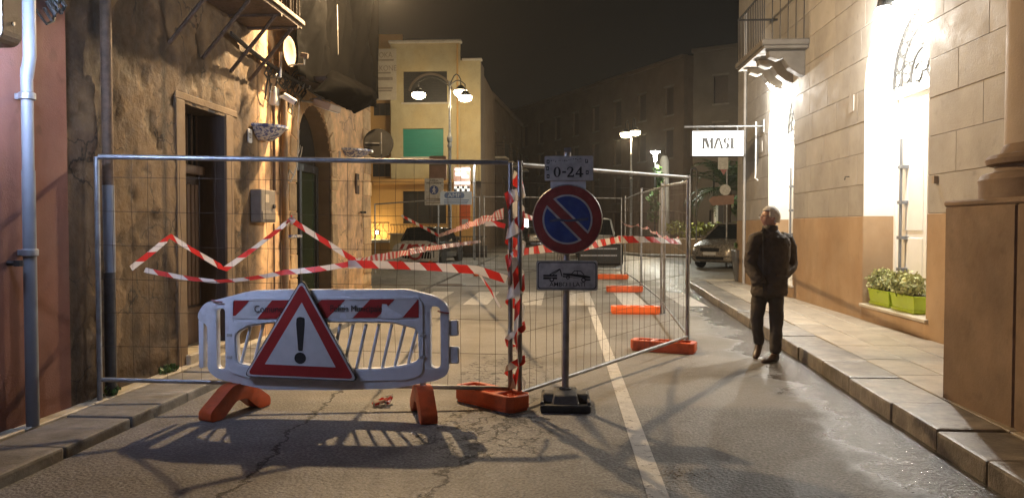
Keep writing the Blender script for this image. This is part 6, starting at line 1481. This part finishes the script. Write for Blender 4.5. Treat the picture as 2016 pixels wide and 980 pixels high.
# terrace wall with lit scroll railing on the left
tw = Yp(768, 862, 462, 505, 40.0); build('terrace_wall', MB().box(tw[0], tw[1], 40.0, 40.3, 0, tw[3]), m_yellow, yb_); build('terrace_coping', MB().box(tw[0]-.05, tw[1]+.05, 39.93, 40.36, tw[3], tw[3]+.08), m_pale_slab, yb_, bevel=.01)
lb = Yp(650, 768, 438, 472, 40.0); lft = build('balcony', MB().box(lb[0], lb[1], 39.7, YY+.2, lb[2]-.14, lb[2]), m_pale_slab, yb_)
build('balcony_wall', MB().box(lb[0], lb[1]-.02, 39.98, 40.2, 0, lb[2]-.15), m_ochre, yb_)
build('railing_rail', MB().tube([(lb[0], 39.8, lb[3]), (lb[1], 39.8, lb[3])], .03, 6).tube([(lb[0], 39.8, (lb[2]+lb[3])/2), (lb[1], 39.8, (lb[2]+lb[3])/2)], .012, 5), m_rust, lft)
for k in range(10):
    x = lb[1]-.2-k*.34; zc = (lb[2]+lb[3])/2
    build('railing_scroll', MB().tube([(x+.13*math.sin(6.0*s+k), 39.8, lb[2]+(lb[3]-lb[2])*s) for s in [j/10 for j in range(11)]], .014, 5), m_rust, lft)
    build('railing_bar', MB().tube([(x+.17, 39.8, lb[2]), (x+.17, 39.8, lb[3])], .010, 4), m_rust, lft)
tr = Yp(768, 880, 440, 462, 40.0)
rl = thing('terrace_railing', 'wrought iron railing on the terrace wall of the yellow building', 'railing', (tr[0], 40.1, tr[2]))
build('rail', MB().tube([(tr[0], 40.1, tr[3]-.05), (tr[1], 40.1, tr[3]-.05)], .025, 6), m_rust, rl)
k = tr[0]
while k < tr[1]: build('bar', MB().tube([(k, 40.1, tr[2]+.06), (k+.06, 40.1, (tr[2]+tr[3])/2), (k, 40.1, tr[3]-.05)], .012, 4), m_rust, rl); k += .17
ld = bpy.data.lights.new('wall_lamp_light', 'POINT'); ld.energy = 36; ld.color = (1,.78,.36); ld.shadow_soft_size = .1
t = thing('wall_lamp', 'small warm wall lamp behind the scroll railing of the lit balcony', 'wall lamp', (PY(742,440,YY).x, YY, 1.1))
lo = bpy.data.objects.new('wall_lamp_light', ld); C.objects.link(lo); lo.parent = t; lo.location = (0, -.55, .10)
build('glass', MB().lathe([(.0,1.1),(.09,1.14),(.11,1.22),(.06,1.3)], (PY(742,440,YY).x, YY-.05, 0), 12), e_warm, t)
build('back_plate', MB().box(PY(742,440,YY).x-.07, PY(742,440,YY).x+.07, YY+.08, YY+.25, 1.1, 1.35), m_darkmetal, t)
# signs in the middle distance
def board(name, label, cat, x0, x1, y0, y1, Y, m, post=None, th=.03):
    a = Yp(x0, x1, y0, y1, Y); t = thing(name, label, cat, ((a[0]+a[1])/2, Y, 0))
    build('panel', MB().plate(rrect(*a, .02), Y, Y+th, 'xz'), m, t, bevel=.004)
    if post:
        for px in post: x = PY(px, 400, Y).x; build('post', MB().tube([(x, Y+th+.03, 0), (x, Y+th+.03, a[3])], .03, 8), m_zinc, t)
    return t, a
t, a = board('brown_board', 'plain brown information board above the pedestrian area sign', 'sign', 845, 879, 307, 355, 33, m_brownsign, post=(863,))
build('printed_band', MB().box(a[0]+.05, a[1]-.05, 32.99, 33.002, a[3]-.42, a[3]-.30), m_dkstone2, t)
t, a = board('pedestrian_sign', 'white sign reading AREA PEDONALE with a blue walking figure disc', 'sign', 836, 873, 351, 404, 30, m_signgrey, post=(862,))
w = a[1]-a[0]; cxx = (a[0]+a[1])/2
text('lettering', 'AREA', .12, m_black, t, (cxx, 29.994, a[3]-.09), width=1.15); text('lettering', 'PEDONALE', .12, m_black, t, (cxx, 29.994, a[3]-.20), width=.95)
zc = a[3]-.46; dsc = build('blue_disc', MB().plate(circ(cxx, zc, .18, 24), 29.99, 30.0, 'xz'), m_blue, t)
def fig(pts): build('walking_figure', MB().plate([(cxx+x*.17, zc+z*.17) for x, z in pts], 29.984, 29.992, 'xz'), m_sticker, dsc)
fig(circ(.05,.70,.14,10)); fig(stroke([(.02,.5),(-.02,0)], [.3,.26])); fig(stroke([(.0,.05),(.22,-.35),(.22,-.78)], .15)); fig(stroke([(-.04,.05),(-.15,-.4),(-.38,-.72)], .15)); fig(stroke([(.1,.42),(.34,.1),(.44,.08)], .11)); fig(stroke([(-.08,.42),(-.32,.1),(-.30,-.08)], .11))
for k, z in enumerate((a[2]+.08, a[2]+.16, a[2]+.24)): build('printed_line', MB().box(a[0]+.06, a[1]-.06-.08*(k%2), 29.992, 29.999, z, z+.035), m_bannertext, t)
# pale blue board hung on the far fence
a = Yp(867, 929, 377, 403, 23.5)
t = thing('fence_board', 'pale blue board reading AMP hung on the far wire fence', 'sign', ((a[0]+a[1])/2, 23.5, a[2]))
build('panel', MB().box(a[0], a[1], 23.48, 23.51, a[2], a[3]), m_ltblue, t)
cxx = (a[0]+a[1])/2-.05; zc = a[3]-.12
bdg = build('badge', MB().plate(rrect(cxx-.31, cxx+.31, zc-.09, zc+.09, .08), 23.472, 23.481, 'xz'), m_dkblue, t)
text('lettering', 'AMP', .17, m_ltblue, bdg, (cxx, 23.47, zc), width=1.25)
for k in range(3): build('printed_line', MB().box(a[0]+.12, a[1]-.14+.03*k, 23.473, 23.481, a[2]+.03+k*.05, a[2]+.052+k*.05), m_dkblue, t)
# lit shop board with its floodlight
t, a = board('shop_board', 'red and white shop board with checkered edge lit by a small floodlight', 'sign', 893, 926, 329, 378, 34, m_brownsign, post=(932,))
for zf0, zf1, xf0, xf1 in ((.86,.95,.08,1.0),(.66,.80,.1,.75),(.55,.67,.5,.92),(.30,.42,.05,1.)):
    build('white_stripe', MB().plate(rrect(a[0]+(a[1]-a[0])*xf0, a[0]+(a[1]-a[0])*xf1-.01, a[2]+(a[3]-a[2])*zf0, a[2]+(a[3]-a[2])*zf1, .03), 33.985, 33.998, 'xz'), m_white, t)
for r_ in range(2):
    for k in range(6):
        x = a[0]+.03+k*.115; z = a[2]+.03+r_*.115; build('check', MB().box(x, x+.113, 33.985, 33.998, z, z+.113), m_white if (k+r_) % 2 else m_black, t)
pf = PY(925, 319, 33.2)
t = thing('board_floodlight', 'small bright floodlight on a pole over the shop board', 'floodlight', (pf.x, 33.2, pf.z))
build('housing', MB().box(pf.x-.14, pf.x+.14, 33.15, 33.4, pf.z+.03, pf.z+.09), m_darkmetal, t)
build('lamp_glass', MB().box(pf.x-.10, pf.x+.10, 33.17, 33.38, pf.z-.05, pf.z+.03), e_white, t)
build('pole', MB().tube([(pf.x+.2, 33.35, 0), (pf.x+.2, 33.35, pf.z+.0), (pf.x, 33.3, pf.z+.06)], .03, 6), m_zinc, t)
ld = bpy.data.lights.new('board_light', 'POINT'); ld.energy = 60; ld.color = (1,.95,.85); ld.shadow_soft_size = .06
lo = bpy.data.objects.new('board_light', ld); C.objects.link(lo); lo.parent = t; lo.location = (-.1, -.12, -.22)
t, a = board('orange_poster', 'orange poster panel below the shop board', 'poster', 905, 926, 402, 446, 36, m_orange2)
build('white_print', MB().box(a[0]+.1, a[1]-.1, 35.985, 35.999, a[2]+.1, a[2]+.35), m_sticker, t)
build('leg', MB().box(a[0], a[0]+.05, 36, 36.05, 0, a[2]), m_darkmetal, t)
# dark railing along the ramp
rl = thing('ramp_railing', 'dark iron railing along the ramp right of the street lamp', 'railing', (-4.5, 36.5, 0))
xa_, xb_ = PY(862, 450, 36.5).x, PY(958, 450, 36.5).x
for z in (.15, 1.0): build('rail', MB().tube([(xa_, 36.5, z+.05), (xb_, 36.5, z+.05)], .025, 6), m_darkmetal, rl)
k = xa_
while k < xb_: build('bar', MB().tube([(k, 36.5, 0), (k, 36.5, 1.05)], .013, 4), m_darkmetal, rl); k += .14
build('plinth', MB().box(xa_, xb_, 36.6, 36.8, 0, .62), m_dkstone, rl)
# ================================================================== DARK STREET FRONTS
def facade(name, label, p0, p1, H, m, floors, bays, z0=3.6, fh=3.3, win=(1.0,1.9), depth=8, balc=False, gl=None, lit=()):
    p0 = Vector((*p0, 0)); p1 = Vector((*p1, 0)); d = p1-p0; L = d.length; rz = math.atan2(d.y, d.x)
    t = thing(name, label, 'building', p0, rz); W[t.name] = None
    bw = L/bays; holes = []; wins = []
    for f in range(floors):
        for k in range(bays):
            xc = bw*(k+.5); zz = z0+f*fh; holes.append(rect(xc-win[0]/2, xc+win[0]/2, zz, zz+win[1])); wins.append((xc, zz, f))
    doors = []
    for k in range(bays):
        xc = bw*(k+.5); holes.append(rect(xc-.75, xc+.75, .0+.02, 2.7)); doors.append((xc, k))
    build('wall', MB().plate(rect(0, L, 0, H), 0, .35, 'xz', holes), m, t, local=True)
    build('body', MB().box(.02, L-.02, .36, depth, 0, H-.05), m, t, local=True)
    build('cornice', MB().box(-.1, L+.1, -.25, .0, H-.35, H-.02), m, t, local=True, bevel=.05)
    wm = None
    for xc, zz, f in wins:
        if wm is None:
            w0 = build('window', MB().box(-win[0]/2, win[0]/2, .2, .24, 0, win[1]), m_wood_dk, t, local=True); wm = w0.data
            f0_ = build('sill', MB().box(-win[0]/2-.1, win[0]/2+.1, -.05, .0, -.14, -.02), m_balc, w0, local=True); l0_ = build('lintel', MB().box(-win[0]/2-.1, win[0]/2+.1, -.07, 0, win[1]+.03, win[1]+.15), m_balc, w0, local=True); w0.location = (xc, 0, zz)
        else:
            o = piece('window', wm, t, (xc, 0, zz)); piece('sill', f0_.data, o); piece('lintel', l0_.data, o)
    bd = None
    for xc, k in doors: build('shop_door', MB().box(xc-.75, xc+.75, .22, .26, .02, 2.7), e_shop if k in lit else m_wood_dk, t, local=True)
    if balc:
        for xc, zz, f in wins:
            if (int(xc*7)+f) % 3 == 2: continue
            if bd is None:
                bd = build('balcony', MB().box(-.95, .95, -.95, -.0, -.16, 0), m_pale_slab, t, local=True, bevel=.03); bd.location = (xc, 0, zz-.05)
                rmb = MB().tube([(-.9,-.0,1), (-.9,-.9,1), (.9,-.9,1), (.9,0,1)], .025, 5)
                for j in range(13): rmb.tube([(-.9+j*.15,-.9,0), (-.9+j*.15,-.9,1)], .012, 4)
                rme = build('railing', rmb, m_darkmetal, bd, local=True)
            else:
                o = piece('balcony', bd.data, t, (xc, 0, zz-.05)); piece('railing', rme.data, o)
    return t
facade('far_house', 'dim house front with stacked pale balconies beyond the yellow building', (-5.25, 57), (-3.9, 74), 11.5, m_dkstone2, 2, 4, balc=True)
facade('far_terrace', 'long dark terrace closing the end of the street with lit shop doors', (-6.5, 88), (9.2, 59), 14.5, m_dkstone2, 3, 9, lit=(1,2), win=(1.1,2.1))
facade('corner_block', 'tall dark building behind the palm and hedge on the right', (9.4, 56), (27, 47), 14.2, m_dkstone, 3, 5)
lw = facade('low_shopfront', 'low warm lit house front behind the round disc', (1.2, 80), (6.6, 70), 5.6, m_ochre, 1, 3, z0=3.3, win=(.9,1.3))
# ================================================================== GREENERY ON THE RIGHT
hz = thing('planter_wall', 'low tan planter wall below the yellow green hedge', 'wall', (5.4, 38.5, 0))
build('wall', MB().plate([(3.4,43.5),(4.6,39.8),(9.5,38.0),(9.5,38.4),(4.8,40.15),(3.7,43.6)], 0, .93, 'xy'), m_dado, hz, bevel=.03)
build('soil', MB().plate([(3.7,43.4),(4.8,40.15),(9.5,38.4),(9.5,41),(5,43.5)], .6, .80, 'xy'), m_soil, hz)
build('kerb', MB().plate([(2.9,43.2),(4.2,39.2),(9.5,37.2),(9.5,38),(4.6,39.78),(3.35,43.4)], 0, .13, 'xy'), m_kerb_r, hz, bevel=.03)
hd = thing('hedge', 'yellow green leafy hedge in the tan planter beside the minivan', 'hedge', (6.8, 39.8, .8))
mbf = MB(); rnd = random.Random(6)
for k in range(13):
    x = 5.6+k*.3; m2 = leaf_clump(110, x, 40.1-.2*k*.3, 1.35+rnd.uniform(-.08,.12), .42, .45, .48, .17, 300+k); mbf.add(m2.v, m2.f)
build('foliage', mbf, m_leafy, hd, clean=False)
st = MB()
for k in range(14): x = 5.6+k*.28; st.tube([(x, 40.1-.06*k, .75), (x+rnd.uniform(-.1,.1), 40.0-.06*k, 1.5)], .015, 4)
build('stem', st, m_bark, hd)
def palm(x, y, z, label, nfr, seed, L=2.4):
    t = thing('palm_tree', label, 'palm tree', (x, y, 0)); rnd = random.Random(seed)
    build('trunk', MB().lathe([(.26,0),(.20,.4),(.17,z*.6),(.2,z-.2),(.1,z+.1)], (x, y, 0), 12), m_bark, t, smooth=60)
    for k in range(nfr):
        az = 2*math.pi*k/nfr + rnd.uniform(-.2,.2); el = rnd.uniform(-.1, 1.2); mb = MB(); pts = []
        for j in range(13):
            s = j/12; a = el - 1.9*s*s*(.6+.4*math.cos(el)); r_ = L*s
            pts.append((pts[-1] + Vector((math.cos(az)*math.cos(a), math.sin(az)*math.cos(a), math.sin(a)))*L/12) if pts else Vector((x, y, z)))
        mb.tube(pts, [.018*(1-.7*j/12) for j in range(13)], 4)
        side = Vector((-math.sin(az), math.cos(az), 0))
        for j in range(2, 13):
            d = (pts[j]-pts[j-1]).normalized()
            for s in (-1, 1):
                for hh in (0, .5):
                    p = pts[j].lerp(pts[j-1], hh); l_ = .55*math.sin(math.pi*min(.95, j/12*.85+.12)); tip = p + (side*s*.75 + d*.65 + Vector((0,0,-.25+rnd.uniform(-.15,.15))))*l_; wv = d*.034
                    mb.add([p-wv, p+wv, tip], [(0,1,2)])
        build('frond', mb, m_palm, t, clean=False)
    return t
p = PY(1432, 372, 36.5); palm(p.x, 36.5, p.z, 'bushy palm with drooping fronds behind the hanging lightbox', 30, 2, 2.7)
p = PY(1308, 330, 44); t = thing('bare_palm', 'pale bare palm trunk lit by the garden lamp', 'tree', (p.x, 44, 0))
build('trunk', MB().lathe([(.34,0),(.30,2),(.27,4.5),(.26,5.2),(.15,5.5)], (p.x, 44, 0), 14), m_bark if False else m_pale_slab, t, smooth=60)

mbf = MB(); t = thing('tree', 'dark leafy tree mass between hedge and corner block', 'tree', (11.2, 44, 0))
for k in range(10):
    m2 = leaf_clump(110, 11.2+random.uniform(-1.6,2.4), 44.5+random.uniform(-1,1), 3.4+random.uniform(-1.8,1.6), 1.0, 1.0, .8, .28, 400+k); mbf.add(m2.v, m2.f)
build('crown', mbf, m_leaf, t, clean=False); build('trunk', MB().tube([(11.2,44.4,0),(11.1,44.4,2.2),(11.5,44.4,3.6)], [.18,.13,.06], 8), m_bark, t)
# poles by the side street
p = G(1430, 527); t = thing('sign_pole', 'grey sign pole with arrow board behind the hanging lightbox', 'sign', (p.x, p.y, 0))
build('pole', MB().tube([(p.x, p.y, .0), (p.x, p.y, PY(0, 305, p.y).z)], .035, 8), m_zinc, t)
a = Yp(1394, 1445, 384, 405, p.y); build('arrow_board', MB().plate([(a[0],(a[2]+a[3])/2),(a[0]+.14,a[3]-.05),(a[1],a[3]),(a[1]-.02,a[2]+.05),(a[0]+.14,a[2])], p.y-.06, p.y-.035, 'xz'), m_brownsign, t, bevel=.004)
c = PY(1427, 374, p.y); build('round_plate', MB().plate(circ(c.x, c.z, .20, 18), p.y-.06, p.y-.04, 'xz'), m_signgrey, t)
a = Yp(1413, 1433, 310, 334, p.y); build('banded_plate', MB().plate(rrect(*a, .03), p.y-.06, p.y-.04, 'xz'), m_signgrey, t)
a2 = Yp(1416, 1432, 332, 345, p.y); build('red_tip', MB().plate([(a2[0],a2[3]),(a2[1],a2[3]),((a2[0]+a2[1])/2,a2[2])], p.y-.058, p.y-.04, 'xz'), m_redd, t)
p = PY(1365, 470, 32); zt = PY(0, 338, 32).z
t = thing('hoop_post', 'tall dark hoop shaped sign post left of the palm', 'post', (p.x, 32, 0))
build('hoop', MB().tube([(p.x-.12, 32, 0), (p.x-.12, 32, zt-.12)] + [(p.x-.12*math.cos(math.pi*k/8), 32, zt-.12+.12*math.sin(math.pi*k/8)) for k in range(1, 8)] + [(p.x+.12, 32, zt-.12), (p.x+.12, 32, 0)], .03, 8), m_zinc, t, smooth=60)
# small lit kiosk seen past the car
a = Yp(1402, 1432, 396, 470, 44); t = thing('kiosk', 'narrow pale lit kiosk front seen between arrow board and car', 'kiosk', ((a[0]+a[1])/2, 44, 0))
build('wall', MB().box(a[0], a[1], 43.0, 43.6, 0, a[3]), m_stone_sill, t, bevel=.02)
build('door', MB().box(a[0]+.12, a[0]+.42, 42.97, 42.995, .1, a[3]-.25), m_wood_dk, t)
build('roof', MB().box(a[0]-.08, a[1]+.08, 42.9, 43.7, a[3], a[3]+.08), m_dkstone, t)
t = thing('wall_street_lamp', 'unseen added warm lamp round the shop corner, brightening car, hedge and palm', 'street lamp', (7.0, 19.8, 4.6))  # added out of view to brighten minivan, hedge and palm
build('arm', MB().tube([(7.0, 19.8, 4.6), (7.0, 20.3, 4.8), (7.0, 20.7, 4.75)], .03, 8), m_darkmetal, t)
build('shade', MB().lathe([(.04,4.76),(.10,4.72),(.26,4.55),(.27,4.52)], (7.0, 20.75, 0), 16), m_darkmetal, t, smooth=40)
build('bulb', MB().lathe([(.0,4.44),(.06,4.46),(.08,4.52),(.05,4.6)], (7.0, 20.75, 0), 12), e_warm, t, smooth=60)
ld = bpy.data.lights.new('added_side_light', 'POINT'); ld.energy = 330; ld.color = (1,.80,.52); ld.shadow_soft_size = .09
lo = bpy.data.objects.new('added_side_light', ld); C.objects.link(lo); lo.parent = t; lo.location = (0, .95, -.28)
# ================================================================== HAZE, ADDED TO STAND IN FOR LENS GLARE ROUND THE LAMPS
hz_m = bpy.data.materials.new('glare_haze'); hz_m.use_nodes = True; hn = hz_m.node_tree.nodes; hn.clear()
pv = hn.new('ShaderNodeVolumePrincipled'); pv.inputs['Color'].default_value = (.95,.93,.9,1); pv.inputs['Density'].default_value = .0006; pv.inputs['Anisotropy'].default_value = .6
ho = hn.new('ShaderNodeOutputMaterial'); hz_m.node_tree.links.new(pv.outputs[0], ho.inputs['Volume'])
stuff(build('glare_haze', MB().box(-122, 122, -32, 302, -1.3, 16.5), hz_m))
